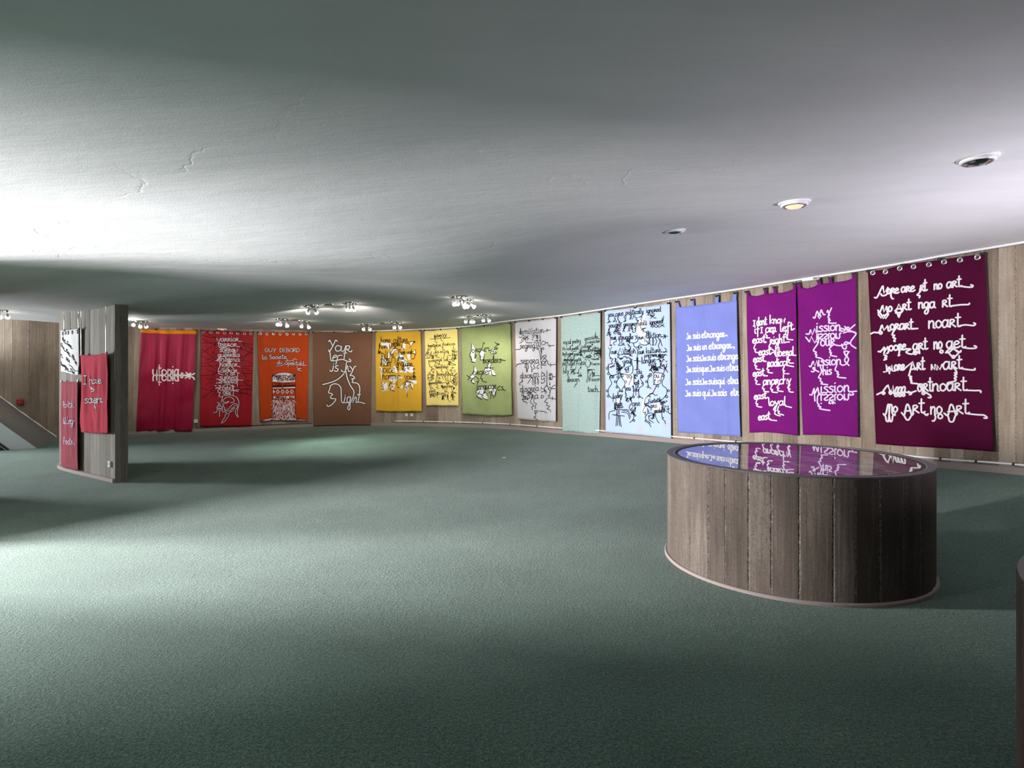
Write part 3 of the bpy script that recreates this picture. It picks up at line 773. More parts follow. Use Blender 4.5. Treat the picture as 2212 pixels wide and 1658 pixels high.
# 1 maroon
O, S1 = (1860, 520), 3.1875
banner(FB, 'large maroon banner with steel eyelets and rows of white art words, rightmost', mats['maroon'], WALL, O, S1,
    [(1874.7, 585.5), (1912, 582), (1943, 573), (1990, 566), (2033, 560.5), (2070, 555), (2127, 547.5)], [(1892.3, 958.6), (1950, 963), (2010, 966), (2080, 970), (2146.4, 975.3)],
    ["S 95,390 112,388 140,330 152,308 152,308 160,360 160,360 188,318 188,318 180,365 150,378 138,365; T o|178,366,204,362,34; T r|206,362,236,360,34; T e|234,360,262,360,34; S 207,345 206,375 214,396 224,398; T are|277,355,372,346,36; T r|408,348,438,345,40; T t|432,345,458,340,42; S 408,330 404,355 388,372 406,378 402,392; T no|503,335,560,328,36; T art|590,326,694,312,40; S 688,312 730,318 765,318 772,308 758,303",
     "S 120,492 132,490 150,442 150,442 160,490 160,490 178,448 178,448 182,488 192,485; L 120,505 140,532 156,508 172,535 190,505; L 128,490 156,535 186,492; L 118,478 150,518 186,500; T o|188,488,216,484,36; L 240,490 262,435 285,485; L 245,470 282,466; S 235,480 248,492 262,527 262,527 275,492 290,480; L 240,496 282,492; T rt|286,478,348,472,40; T nga|395,465,514,460,40; T rt|560,455,632,450,44; S 622,448 690,440 740,438 747,430",
     "S 68,640 90,630 125,628 145,577 145,577 160,615 160,615 186,582 186,582 190,618 202,617; C 137,632,9; T orart|200,612,364,606,38; S 355,606 392,603; S 232,612 215,645 232,650 222,665 238,672 228,688 236,692; T noart|465,602,692,588,50; S 683,584 722,578 775,583 790,572 778,565",
     "S 120,762 140,758 165,735 160,775; S 135,765 162,728 162,728 166,762 166,762 188,725 188,725 190,765 178,775; S 160,785 180,795 165,805 178,812 160,820; T oo|192,758,258,752,36; T re|258,752,312,748,38; S 268,750 262,780 268,785 258,790; T art|358,752,462,744,42; S 305,745 345,745 312,765 350,780 385,762 405,775; C 375,770,12; S 402,750 405,775; T no|502,745,562,740,48; C 556,762,10; T aet|588,738,722,732,46; S 708,735 750,740 790,738 795,728 782,722; S 590,762 625,740 680,765 690,755; S 600,765 640,800 680,765; S 585,770 610,765 640,742 662,762; C 638,798,9",
     "L 158,902 180,900 175,850 195,885 212,855 216,895 232,895; L 196,868 186,885 196,902 206,885 196,868; L 196,900 197,912; T ore|230,892,302,888,38; L 290,880 305,876 358,832 374,886; S 352,850 335,915 332,928 350,935 338,945 350,950 342,958 352,964 348,978 395,985 415,1010 440,1037 478,1062 482,1078 466,1078; L 350,885 386,876; T rt|386,888,442,884,46; L 488,852 488,886; L 488,858 510,886 512,852; L 525,886 525,856 545,886 560,850; T a|565,885,620,882,52; T rt|622,882,700,876,48; S 690,878 740,886 782,888 785,878; S 640,872 662,905 645,908 662,916 645,926 660,936 645,946 656,956 640,968 600,976 595,992",
     "S 110,1058 150,1040 165,1046 155,1056 150,1040 186,990 186,990 205,1045 205,1045 223,995 223,995 226,1048; S 204,1030 196,1044 205,1056 214,1044 204,1030; S 230,1055 245,1010 258,1012 250,1050 266,1010 281,1012 273,1052 290,1008 306,1010 298,1055; C 242,1062,9; C 268,1062,9; C 294,1060,9; S 228,1050 300,1040 340,1045 382,1032; S 330,1036 350,1052 336,1058; T art|392,1036,496,1032,50; T noart|492,1034,732,1028,50; S 722,1028 782,1030 822,1031 826,1043; C 432,1048,9",
     "S 155,1190 165,1200 175,1180 186,1130 195,1132 195,1190; S 195,1185 200,1130 214,1134 216,1185 236,1200; S 155,1190 170,1210 176,1238 190,1240 195,1198; S 195,1195 201,1240 214,1238 220,1206 236,1190; T o|222,1180,254,1177,40; S 285,1188 300,1196 315,1132 330,1132 350,1196 363,1188; L 302,1172 346,1168; S 280,1182 300,1206 315,1230 330,1230 346,1206 363,1186; T rt|355,1186,442,1180,52; S 430,1182 450,1196 465,1190 455,1200 443,1195; T no|480,1192,562,1188,50; C 548,1208,15; S 510,1196 516,1216 506,1238 494,1238; S 578,1190 600,1200 615,1133 632,1133 655,1196 663,1190; L 600,1175 652,1172; S 574,1186 600,1206 612,1242 636,1242 650,1206 666,1186; T rt|655,1192,748,1186,54; S 738,1190 800,1196 850,1200 870,1218 850,1219"],
    WHITE_FABRIC, 11.5, fold=0.006, seed=1, off=0.06, clips=[(1876, 585), (1950, 572), (2030, 560), (2122, 547.5)],
    eyelets=[(1885.6, 589.2, 0.034), (1913, 587, 0.034), (1943.8, 579.5, 0.034), (1973.6, 576, 0.034), (2007, 571.3, 0.034), (2039.6, 565.6, 0.034), (2074, 561.5, 0.034), (2112, 555.5, 0.036)],
    group=GW, drape=0.6)

# 2, 3 the two purple ones
O, S2 = (1590, 570), 4.0448
pp = lambda x, y: (O[0]+x/S2, O[1]+y/S2)
def tab4(a, b, c, d): return [pp(*a), pp(*b), pp(*c), pp(*d)]
banner(FB, 'purple banner with white lines on right, left and east, beside the blue one', mats['purple'], WALL, O, S2,
    [pp(92, 268), pp(130, 277), pp(185, 279), pp(250, 262), pp(330, 252), pp(400, 250), pp(450, 238), pp(522, 208)], [pp(118, 1473), pp(260, 1468), pp(400, 1480), pp(541, 1500)],
    ["T I|148,542,172,540,26; T dont|180,536,272,528,36; T k|296,522,330,518,38; T now|330,520,432,512,36",
     "T if|160,606,208,602,36; T I|216,602,238,600,26; T am|258,598,358,590,38; T left|386,590,500,574,36; S 490,572 510,564; S 268,592 260,615 275,628 268,645 298,645; L 328,575 318,598 328,612 338,596 328,575; S 440,585 430,615 450,620 440,640 450,642 447,656 497,662",
     "T east|145,692,262,682,36; S 250,686 266,684; S 172,690 158,735 172,745 165,757 176,772 200,772; T right|300,702,436,686,40; S 430,682 466,680; S 306,690 290,725 310,732 298,744 315,744 345,764",
     "T east|200,797,310,788,36; S 305,786 332,770 352,806; T liberal|346,806,508,796,38; S 500,798 523,797; S 456,800 454,830 470,838 458,850 468,864 502,865",
     "T east|152,858,255,848,34; S 250,852 266,850; S 175,858 165,886 182,892 172,904 182,918 214,922; T radical|276,896,456,886,38; S 450,886 502,896; S 292,890 272,917 290,926 280,938 288,947 322,951; S 425,888 410,926 426,932 415,942 422,956 460,958",
     "T east|148,982,252,972,34; S 246,976 276,976; S 180,982 168,1012 185,1022 175,1036 182,1050 213,1051",
     "T anarchy|238,1056,480,1042,40; S 245,1052 232,1087 250,1090 243,1102 252,1113 287,1116; S 320,1052 305,1092 325,1097 315,1110 330,1120 366,1121; S 382,1050 360,1078 378,1083 365,1098 382,1109 413,1113; S 470,1052 455,1087 472,1092 460,1102 470,1116 500,1119",
     "T east|158,1182,270,1172,34; S 262,1174 286,1168 292,1232 318,1230; S 186,1182 175,1217 192,1222 182,1236 196,1246 226,1249",
     "T oyal|300,1236,442,1232,38; S 435,1240 486,1253; S 346,1240 330,1272 350,1280 340,1296 348,1314 389,1326; S 376,1242 365,1277 382,1287 372,1302 418,1319",
     "T east|195,1364,302,1354,36; S 296,1360 356,1368"],
    WHITE_FABRIC, 11, fold=0.014, seed=2, clips=[pp(90, 242), pp(252, 215), pp(335, 203), pp(510, 173)],
    tabs=[tab4((86, 240), (104, 238), (118, 285), (92, 280)), tab4((244, 212), (264, 210), (268, 270), (243, 275)), tab4((326, 200), (346, 198), (350, 262), (325, 264)), tab4((500, 172), (522, 168), (524, 250), (497, 240))],
    group=GW, drape=0.7)
banner(FB, 'purple banner with lilac Mission lettering, between maroon and other purple banner', mats['purple'], WALL, O, S2,
    [pp(533, 175), pp(560, 205), pp(620, 216), pp(680, 198), pp(720, 176), pp(760, 172), pp(830, 162), pp(900, 155), pp(960, 145), pp(1010, 130), pp(1046, 98)], [pp(583, 1492), pp(750, 1492), pp(900, 1498), pp(1068, 1513)],
    ["S 676,465 690,470 708,408 708,408 728,450; S 728,448 745,396 745,396 762,440 778,440; L 728,436 716,455 728,477 742,455 728,436; S 795,422 802,405 818,450; S 836,384 806,460 820,476 808,487 826,492 812,502 826,516 877,516",
     "S 615,610 640,610 655,572 655,572 668,620 668,620 690,562 690,562 702,602; T ission|700,592,920,578,48; S 905,582 940,585 975,552 990,560; S 915,560 950,570 1000,582 1042,602; S 950,545 985,572 1040,530; S 940,602 985,590 1050,606 1000,690 1050,736; T ission|700,612,920,604,-46; S 612,640 628,660 642,682 642,682 660,632 660,632 690,690 690,690 720,628",
     "T our|735,717,872,708,52; S 720,640 716,690 680,750 690,765 702,770 692,786 706,792 700,812 745,826 768,852; S 858,700 818,740 830,756 822,772 838,777 830,796 882,809; S 862,705 905,713 945,706 1000,690; S 925,700 935,735 960,740 966,715; S 945,695 960,680 992,690; S 945,760 960,800 990,765; S 975,800 950,842 990,886; S 985,770 965,760 945,772 965,802 985,832 965,872 930,886",
     "S 640,890 655,895 675,846 675,846 690,893 690,893 706,842 706,842 716,893; T ission|715,887,926,877,46; S 655,935 680,940 690,906 672,912 722,942; T his|755,968,842,962,42; S 735,895 745,940 720,990 740,1000 735,1020 752,1032 746,1046 802,1054; S 885,880 870,926 896,942 886,956 902,964 892,986 962,996",
     "S 645,1140 665,1140 684,1083 684,1083 692,1196; S 692,1130 715,1076 715,1076 724,1130 736,1130; T ission|735,1127,1000,1112,54; S 992,1116 1056,1110; T ission|735,1140,1000,1134,-52; S 735,1140 715,1150 712,1210 726,1226 718,1240 742,1247 730,1260 760,1270 822,1278; S 820,1195 814,1216 832,1216; S 840,1195 850,1221 856,1200; S 1000,1145 1030,1140 1020,1125"],
    LILAC_FABRIC, 12, fold=0.014, seed=3, clips=[pp(543, 168), pp(721, 140), pp(822, 123), pp(1028, 84)],
    tabs=[tab4((532, 165), (556, 163), (566, 212), (538, 200)), tab4((707, 134), (734, 132), (744, 182), (713, 186)), tab4((812, 119), (836, 117), (838, 168), (808, 170)), tab4((1016, 82), (1045, 78), (1047, 140), (1010, 140))],
    group=GW, drape=0.7)

# 4 blue
O, S3 = (1440, 610), 4.6056
pb = lambda x, y: (O[0]+x/S3, O[1]+y/S3)
banner(FB, 'periwinkle blue banner with six white Je suis lines', mats['blue'], WALL, O, S3,
    [pb(90, 248), pb(130, 243), pb(260, 232), pb(400, 214), pb(500, 200), pb(600, 190), pb(697, 170)], [pb(112, 1490), pb(300, 1500), pb(520, 1517), pb(733, 1536)],
    ["T Je|200,560,240,557,30; T suis|255,557,336,552,38; T etranger|350,550,585,538,38; S 570,538 598,524 608,532",
     "T Je|205,676,248,673,30; T suis|262,672,342,668,38; T un|362,667,406,664,38; T etranger|420,662,648,650,38; S 636,650 668,640 680,650 674,660",
     "T Je|200,784,244,781,30; T sais|255,781,345,777,38; T Je|352,777,402,774,30; T suis|406,774,492,770,38; T etrange|510,770,714,758,40",
     "T Je|198,890,242,888,30; T sais|250,888,340,885,38; T que|346,884,422,882,38; T Je|428,882,485,880,30; T suis|496,880,588,877,38; T etra|598,877,716,872,40",
     "T Je|192,1016,244,1014,30; T sais|258,1014,352,1012,38; T Je|357,1011,412,1010,30; T suis|418,1010,510,1009,38; T qui|514,1009,590,1007,38; T etra|606,1007,717,1004,40",
     "T Je|190,1128,244,1127,30; T suis|258,1127,346,1126,38; T qui|358,1126,434,1125,38; T Je|446,1124,502,1124,30; T sais|512,1124,608,1123,38; T etr|634,1123,720,1122,40"],
    WHITE_FABRIC, 12.5, fold=0.02, seed=4, clips=[pb(98, 190), pb(252, 171), pb(500, 133), pb(680, 105)],
    tabs=[[pb(92, 186), pb(110, 184), pb(132, 252), pb(108, 254)], [pb(244, 166), pb(268, 164), pb(274, 236), pb(243, 238)], [pb(484, 131), pb(518, 128), pb(516, 202), pb(480, 206)], [pb(664, 104), pb(697, 100), pb(692, 180), pb(654, 182)]],
    group=GW)

# 5 floral light blue
O, S4 = (1305, 650), 11.053
O5 = (1305, 790)
banner(FB, 'light blue flower-printed banner crowded with black lettering and line faces', mats['floral'], WALL, O, S4,
    [(1306.3, 671), (1340, 668), (1372, 663.5), (1400, 662), (1430, 657), (1446.8, 653.6)], [(1308.6, 932.8), (1350, 936), (1400, 940.5), (1449.7, 946.5)],
    ["T you|95,378,245,362,66; T are|270,372,472,336,68; T politically|520,326,950,292,62; T ignored|1010,282,1362,242,62; S 130,370 105,440 135,460 110,490 140,500 70,520 170,490; S 270,370 250,420 280,430 215,495 300,470 290,510; S 360,350 320,420 350,440 340,470 380,490 350,510 430,522; S 520,330 475,390 520,410 500,440 522,460 462,492 522,480; S 615,330 642,370 610,436; L 650,320 650,400 640,436; S 690,320 700,380 680,432; S 740,330 730,380 790,400 760,440 822,462; S 950,290 880,370 830,380 910,380 880,440 900,470 870,560; L 1170,260 1150,300 1100,310; L 1150,302 1210,300; L 1100,350 1160,370 1200,340; L 1110,412 1160,372 1190,400 1250,406; L 1100,330 1150,350 1210,330",
     "T you|115,640,255,625,66; T are|265,622,415,602,66; T geograficalli|465,602,1022,566,56; T ignored|1090,562,1402,522,62; L 1402,500 1426,360; S 1160,632 1240,562 1320,622 1432,546; S 1165,562 1250,632 1330,562 1442,612; S 130,640 105,690 122,720 85,760 165,742; L 70,792 120,762 170,800; L 65,826 130,792 160,822; S 125,700 130,800 152,872; Q 230,630,400,800,9,3; S 345,742 395,770 400,870; S 480,602 490,650 445,732; L 455,652 490,732; S 600,602 600,680 570,722; L 590,652 616,722; S 660,602 692,660 640,662 692,690 680,740 732,746; S 740,602 772,640 730,652 775,680 740,702 760,732; S 870,590 890,652 1000,642 890,690 960,692 930,732 1000,742 1022,782 980,862 975,972",
     "T our|175,932,292,912,62; S 170,850 160,900 150,1020 192,1060 130,1052; T struggle|340,922,702,902,64; L 620,770 622,900; T Your|740,912,952,902,52; T diktion|1010,886,1372,852,66; S 1360,862 1420,842 1526,836; S 1430,800 1452,852 1410,892; S 1460,802 1472,892; L 1070,880 1100,960 1060,1030; L 1110,872 1060,960 1112,1050; L 1150,880 1192,960 1150,1062; L 1190,872 1150,960 1192,1062; L 1230,880 1262,960 1230,1052; S 1290,872 1332,960 1300,1062 1322,1132; S 1340,900 1360,980 1390,1080; S 260,900 302,950 220,1000 262,1050; S 350,900 382,1000 340,1050 422,1052 420,980 432,900; Q 450,930,620,1060,8,5; S 650,990 722,1000 802,960 812,900; S 700,1012 732,1090 802,1102 852,1152; S 850,1000 902,1040 1002,1050 1052,1000 1000,950; Q 820,1020,900,1120,5,6; S 1000,722 1060,800 1050,712; L 1040,720 1075,800 1085,720",
     "T our|165,1272,312,1252,68; S 110,1112 150,1170 150,1170 186,1102; S 150,1170 130,1312 172,1350 140,1372 212,1382 180,1432 200,1492 110,1512 100,1602 110,1702; L 330,1272 390,1120 420,1242 450,1130 472,1262; T ission|480,1266,762,1242,68; Q 500,1080,720,1200,10,8; T our|820,1272,962,1252,68; L 770,1122 810,1182 842,1132; S 805,1182 795,1352 792,1500; T kulture|1000,1252,1362,1216,70; S 1360,1216 1452,1212 1512,1210; S 1450,1122 1492,1172 1430,1232; T kulture|960,1292,1262,1266,-52; Q 330,1270,740,1390,16,9; Q 1260,1260,1500,1440,12,10",
     "T your|480,1492,682,1482,72; L 440,1432 480,1500; L 476,1480 470,1580; T langue|900,1492,1232,1452,72; L 905,1330 900,1480; L 785,1352 790,1642; L 810,1352 812,1632; S 720,1422 800,1420 872,1442; L 740,1632 852,1630; Q 240,1330,300,1480,6,11; Q 300,1400,440,1640,12,12; S 260,1480 220,1540 140,1582; S 280,1450 330,1540 380,1620; S 640,1480 640,1540 520,1590 500,1640 560,1640 590,1580; S 660,1490 690,1560 690,1650; Q 1130,1480,1290,1640,12,13; Q 1330,1370,1440,1640,12,14; S 1500,1490 1480,1580 1420,1640; L 1430,1580 1490,1640"],
    BLACK_PAINT, 17, fold=0.006, seed=5,
    more=[(O5, S4, ["S 110,0 108,130 160,215 240,222 346,185; L 348,0 350,232; L 382,0 386,222; S 692,0 692,130 640,200 560,217 430,185 400,220 440,245; S 160,222 130,280 172,370 182,430 110,540 110,680 180,762 262,770; S 390,252 310,360 310,460 382,560 382,612; S 390,252 492,370 492,460 430,560 430,622; C 175,265,28; C 215,265,24; C 330,265,24; C 440,235,30; C 570,262,24; C 640,262,32; S 660,252 652,330 610,400 600,460; C 75,55,24; C 105,185,24; C 265,375,24; C 305,505,22; C 375,600,16; C 428,605,16; C 520,380,26; C 75,595,22; C 100,722,24; C 490,505,18; Q 310,20,420,240,8,21; S 145,40 260,0; S 500,60 540,100 520,140 570,150 590,60 560,60",
                     "L 785,0 786,190; L 812,0 812,80; L 740,85 850,84; S 722,180 722,440; S 890,232 932,250 912,292 870,272 880,330 930,400 932,460 850,522 830,602 840,702 932,780; C 905,240,28; C 915,415,18; C 832,742,22; S 690,482 712,600 690,720 640,782 540,772; C 700,490,16; C 710,738,22; T ou|806,192,906,182,72; T yu|720,250,806,244,50; C 756,290,14; T ost|735,452,842,436,62; L 830,350 832,440; L 765,440 765,702; Q 715,460,820,600,8,22; L 700,600 830,600",
                     "T you|500,592,642,582,68; S 520,580 512,640 535,665 515,690 545,710 505,745 560,770 620,782; Q 500,740,660,850,8,23; S 640,790 662,880 610,960 620,1040 690,1100 715,1180 690,1280 615,1350; C 715,1300,24; C 745,1180,20; T lodey|215,782,446,742,62; L 330,610 330,742; L 215,712 218,852; L 285,760 285,880; S 400,760 382,870 400,900; T are|672,962,862,942,74; S 690,880 670,930; Q 640,980,760,1160,12,24",
                     "S 300,1190 296,1300 285,1432; L 330,1190 322,1422; L 352,1190 372,1432; S 380,1190 392,1350 416,1450; L 200,1162 492,1196; S 290,1022 306,1100 300,1150; L 340,1032 332,1150; S 380,1032 360,1090 372,1150; S 262,1060 150,1092 122,1150 120,1276; S 440,1062 562,1082 612,1150 632,1232; S 420,1100 562,1132 612,1270; S 470,1042 560,1046 602,1080; Q 250,885,460,1040,20,25; L 250,1180 330,1150",
                     "S 1280,690 1220,700 1150,662 1032,722 980,802 960,912 1002,922 980,962 930,1062 940,1112 992,1102 970,1150 1002,1182 980,1232 1000,1272 980,1322 1062,1362 1122,1452; S 1180,642 1080,672; S 1150,662 1190,602 1252,470; S 1040,722 1100,720 1090,752; S 980,942 1040,935 1100,985; S 975,962 1045,955 1090,1000; L 1035,1012 1045,1120; S 1060,1060 1070,1100 1060,1060; S 1000,1180 1060,1130 1150,1130 1200,1200 1160,1270; S 1060,1182 1080,1290 1130,1320 1180,1360; Q 1080,1140,1190,1260,7,26; S 1240,1120 1230,1200 1290,1330 1320,1362; S 980,1295 1050,1320 1110,1372; Q 960,880,1060,915,5,27",
                     "T Eustetik|1060,887,1372,847,50; T pro|1112,1002,1272,992,66; T produkt|1200,1122,1440,1100,62; S 1440,1110 1460,960 1500,980; S 1440,1030 1500,1100; L 1530,945 1530,1100; L 1490,1030 1560,1025; S 1530,1100 1560,1135 1598,1138; T ou|1200,286,1322,280,76; S 1130,182 1060,282 1040,372 1060,482 1122,542; C 1105,215,34; C 1062,250,22; C 1010,375,22; C 1045,500,22; S 1200,160 1182,320 1240,332 1180,372 1212,402 1180,442 1282,440 1350,402 1372,250 1402,182 1200,155; S 1290,400 1290,360 1340,350 1330,330; S 1430,202 1432,282 1390,372 1402,460 1492,542 1502,640 1450,742 1340,842; C 1415,230,28; C 1285,480,24; C 1540,590,22; C 1500,735,26; Q 1340,820,1500,920,9,28; S 1390,900 1385,1200 1430,1230 1390,1260 1450,1310 1466,1380; S 1440,0 1500,120 1520,150; S 1500,0 1420,180; S 1080,100 1180,40 1290,80 1200,150; S 1110,80 1180,180; Q 1090,0,1330,120,10,29; L 1430,920 1380,1050"],
           BLACK_PAINT, 17, None, 0, 'lettering')],
    patches=["940,330 962,212 992,432 1000,782 990,980 780,742 760,602 880,560", "860,1000 920,900 985,960 1000,1010 900,1030", "160,900 250,930 190,1040 155,1020", "160,1250 250,1260 220,1380 150,1330",
             "430,1752 690,1732 712,1990 540,2072", "900,2452 970,2252 1080,2192 1030,2272 960,2452 1000,2512 930,2642 960,2752 910,2752", "1200,1712 1392,1752 1352,1952 1260,1982 1190,1872", "1140,2452 1380,2452 1380,2612 1200,2632 1170,2572", "290,2320 390,2320 370,2480 300,2480"],
    clips=[(1307, 671), (1372, 664), (1444, 654.5)], group=GW, drape=0.6)

# 6 sage
O, S6 = (1210, 710), 11.844
banner(FB, 'tall mottled sage green banner with small black handwriting, reaching the carpet', mats['sage'], WALL, O, S6,
    [(1211.8, 684.6), (1230, 682.5), (1252, 679.3), (1275, 677), (1296.9, 673.4)], [(1214.4, 931), (1240, 932.5), (1270, 936), (1292.6, 937.6)],
    ["T vocal|80,392,286,378,60; T poetry|320,372,526,344,56; T seaside|616,302,962,238,56; S 950,240 1010,262; T liveside|640,386,1002,338,44; L 905,90 905,200",
     "T Rival|70,552,270,534,42; T poetik|300,546,482,522,44; L 170,380 172,470; S 320,400 330,430 270,440 265,540; S 520,350 510,400 450,450; T collage|550,492,792,468,46; Q 800,390,920,450,5,31; T slikepootry|480,606,822,576,56",
     "T Refugee|65,682,342,662,42; T poetik|370,682,562,662,46; T refugie|100,832,362,816,46; T poetik|370,832,542,812,42; S 340,660 345,580 430,570; S 560,640 600,740 660,720; Q 120,690,380,800,8,32; Q 420,640,560,700,5,33",
     "T refugie|70,932,392,926,66; T Poetik|420,932,642,912,50; T Voice|780,802,972,782,30; T Form|770,932,992,922,40; S 50,965 90,930; S 620,782 662,782 640,902 682,970 742,960 762,850 702,762; S 165,930 165,1080",
     "T bily|85,1142,242,1122,60; L 90,990 90,1130; L 215,1100 216,1340; S 260,1170 342,1050 402,1020 412,960; Q 270,1020,400,1150,7,34; Q 360,1120,560,1220,9,35; S 480,1022 470,1130 502,1202; Q 500,950,600,1010,5,36",
     "T dream|190,1356,492,1342,66; S 440,1340 440,1392 370,1492; L 385,1420 440,1400; T Moon|740,1346,1002,1322,54; S 690,982 702,1202 660,1352; S 720,1200 720,1300 680,1370; S 760,1170 740,1330; Q 700,1040,880,1220,16,37; S 880,1200 940,1190 1010,1210; T touch|705,1612,942,1602,76; S 930,1606 1004,1606",
     "Q 860,490,1020,730,26,38; S 830,580 830,500 900,480 1000,500; Q 650,640,790,740,10,39"],
    BLACK_PAINT, 13, fold=0.02, seed=6, creases=[(.5, .03, -.03), (.96, .05, -.03)], clips=[(1212.5, 684.5), (1252.5, 679.3), (1295, 673.6)], group=GW, drape=0.4)

# 7 pale grey
O, S7 = (1110, 690), 13.82
banner(FB, 'pale grey banner with looping black words and a deep pleat', mats['grey'], WALL, O, S7,
    [(1112.7, 695.8), (1128, 694.5), (1142.5, 692.8), (1157, 691.5), (1172, 689.4), (1187, 689), (1201.5, 685.9)], [(1118.3, 904.3), (1140, 906), (1165, 908), (1185, 909.5), (1201, 910.3)],
    ["T do|165,442,282,422,78; L 200,260 205,440; T mi|300,432,472,422,98; T N|480,442,562,442,102; T ation|572,422,912,384,92; S 900,386 980,322 1102,312; S 985,275 1002,322 980,376; S 160,522 240,532 260,462 302,470 332,602 362,480; S 230,632 290,540 342,602 380,520 442,480; S 180,706 272,650 302,560; S 350,622 392,690 552,692; S 412,622 390,520 452,580; Q 560,460,720,640,10,41; L 770,432 770,500 790,622; L 745,626 812,616; S 602,680 652,702",
     "T segreg|190,862,642,842,92; T a|672,802,762,792,112; S 772,480 790,680 802,960; T o|850,762,962,752,112; S 960,702 1000,680 1012,770 1072,782 1216,766; S 1060,740 1082,770 1060,822; S 60,906 130,886 190,892 212,850; S 762,800 720,882 660,852 702,830 760,982 790,1252; S 830,882 902,830 920,892 850,872 882,960 832,1042; S 840,920 862,1000 850,1042 820,1102 850,1192 902,1090 950,1062 962,1102 902,1202; L 890,1100 972,1212",
     "T separa|210,1322,752,1306,112; T ion|840,1336,1012,1322,98; S 1000,1330 1062,1356 1252,1332; S 1095,1292 1112,1350 1090,1396; S 70,1416 112,1342 222,1312; S 370,1322 336,1420 392,1440 370,1482 412,1532 380,1562 402,1482 442,1440 420,1332; S 530,1322 502,1400 552,1432 520,1492 560,1542 520,1552; S 560,1492 642,1440 602,1392 622,1332; S 752,1332 702,1392 702,1450 742,1452; S 830,1332 842,1440 882,1442; S 962,1362 850,1372 810,1442"],
    BLACK_PAINT, 19, fold=0.012, seed=7, creases=[(.60, .035, -.02), (.68, .05, .045), (.80, .05, -.035)],
    more=[((1110, 800), 13.82, ["T discri|205,227,572,212,88; T m|590,192,762,182,112; L 810,192 882,20 952,192; C 890,120,46; L 975,0 975,460; T ion|1010,167,1172,162,78; S 1160,166 1200,185 1252,176; S 880,202 840,242 892,272 932,222 932,342 862,382 820,342; T ion|1010,202,1172,196,-78; L 540,202 582,260 545,350 575,442 606,342 560,242 602,202; L 620,172 662,260 625,400 656,472; L 660,182 622,262 666,400; L 690,182 732,260 705,362 725,412 746,352 700,242; L 530,202 415,382; S 270,252 250,302 282,322 185,382 190,426 216,420",
        "T discrea|200,637,752,602,102; S 810,482 822,572 780,582; S 870,512 922,560 982,652; S 980,442 930,532 962,702; S 985,462 1022,560 1082,642; S 1000,572 1062,482 1132,532 1252,542; L 1060,352 1040,432 1082,432 1060,352; S 1070,662 1112,560 1182,462 1252,432; L 1080,642 1065,692 1086,692 1080,642; S 540,612 602,642 682,666; S 280,642 245,742 302,772 265,872 302,862 290,922 362,932 402,976; Q 270,650,560,860,14,42; S 850,642 912,622 952,582",
        "T na|530,852,742,832,112; T io|790,832,932,812,82; T n|1000,832,1082,822,106; S 1070,832 1152,822 1252,856; S 1155,772 1172,832 1150,876; S 530,842 495,942 562,1002 602,1062 530,1082 562,1172; S 620,832 605,942 682,992 640,1062 662,1102 640,1132; S 990,832 935,932 992,962 970,1042 1052,1062 980,1142 1062,1172 1106,1236; L 630,1202 722,1196 710,1252; S 630,1202 630,1272 682,1262 660,1232; S 660,1282 656,1382 610,1372 610,1422 650,1422 716,1476; S 755,1212 912,1216 972,1266"], BLACK_PAINT, 19, None, 0, 'lettering')],
    clips=[(1113.3, 695.6), (1143, 692.7), (1172.5, 689.3), (1200, 686.3)], group=GW, drape=0.5)

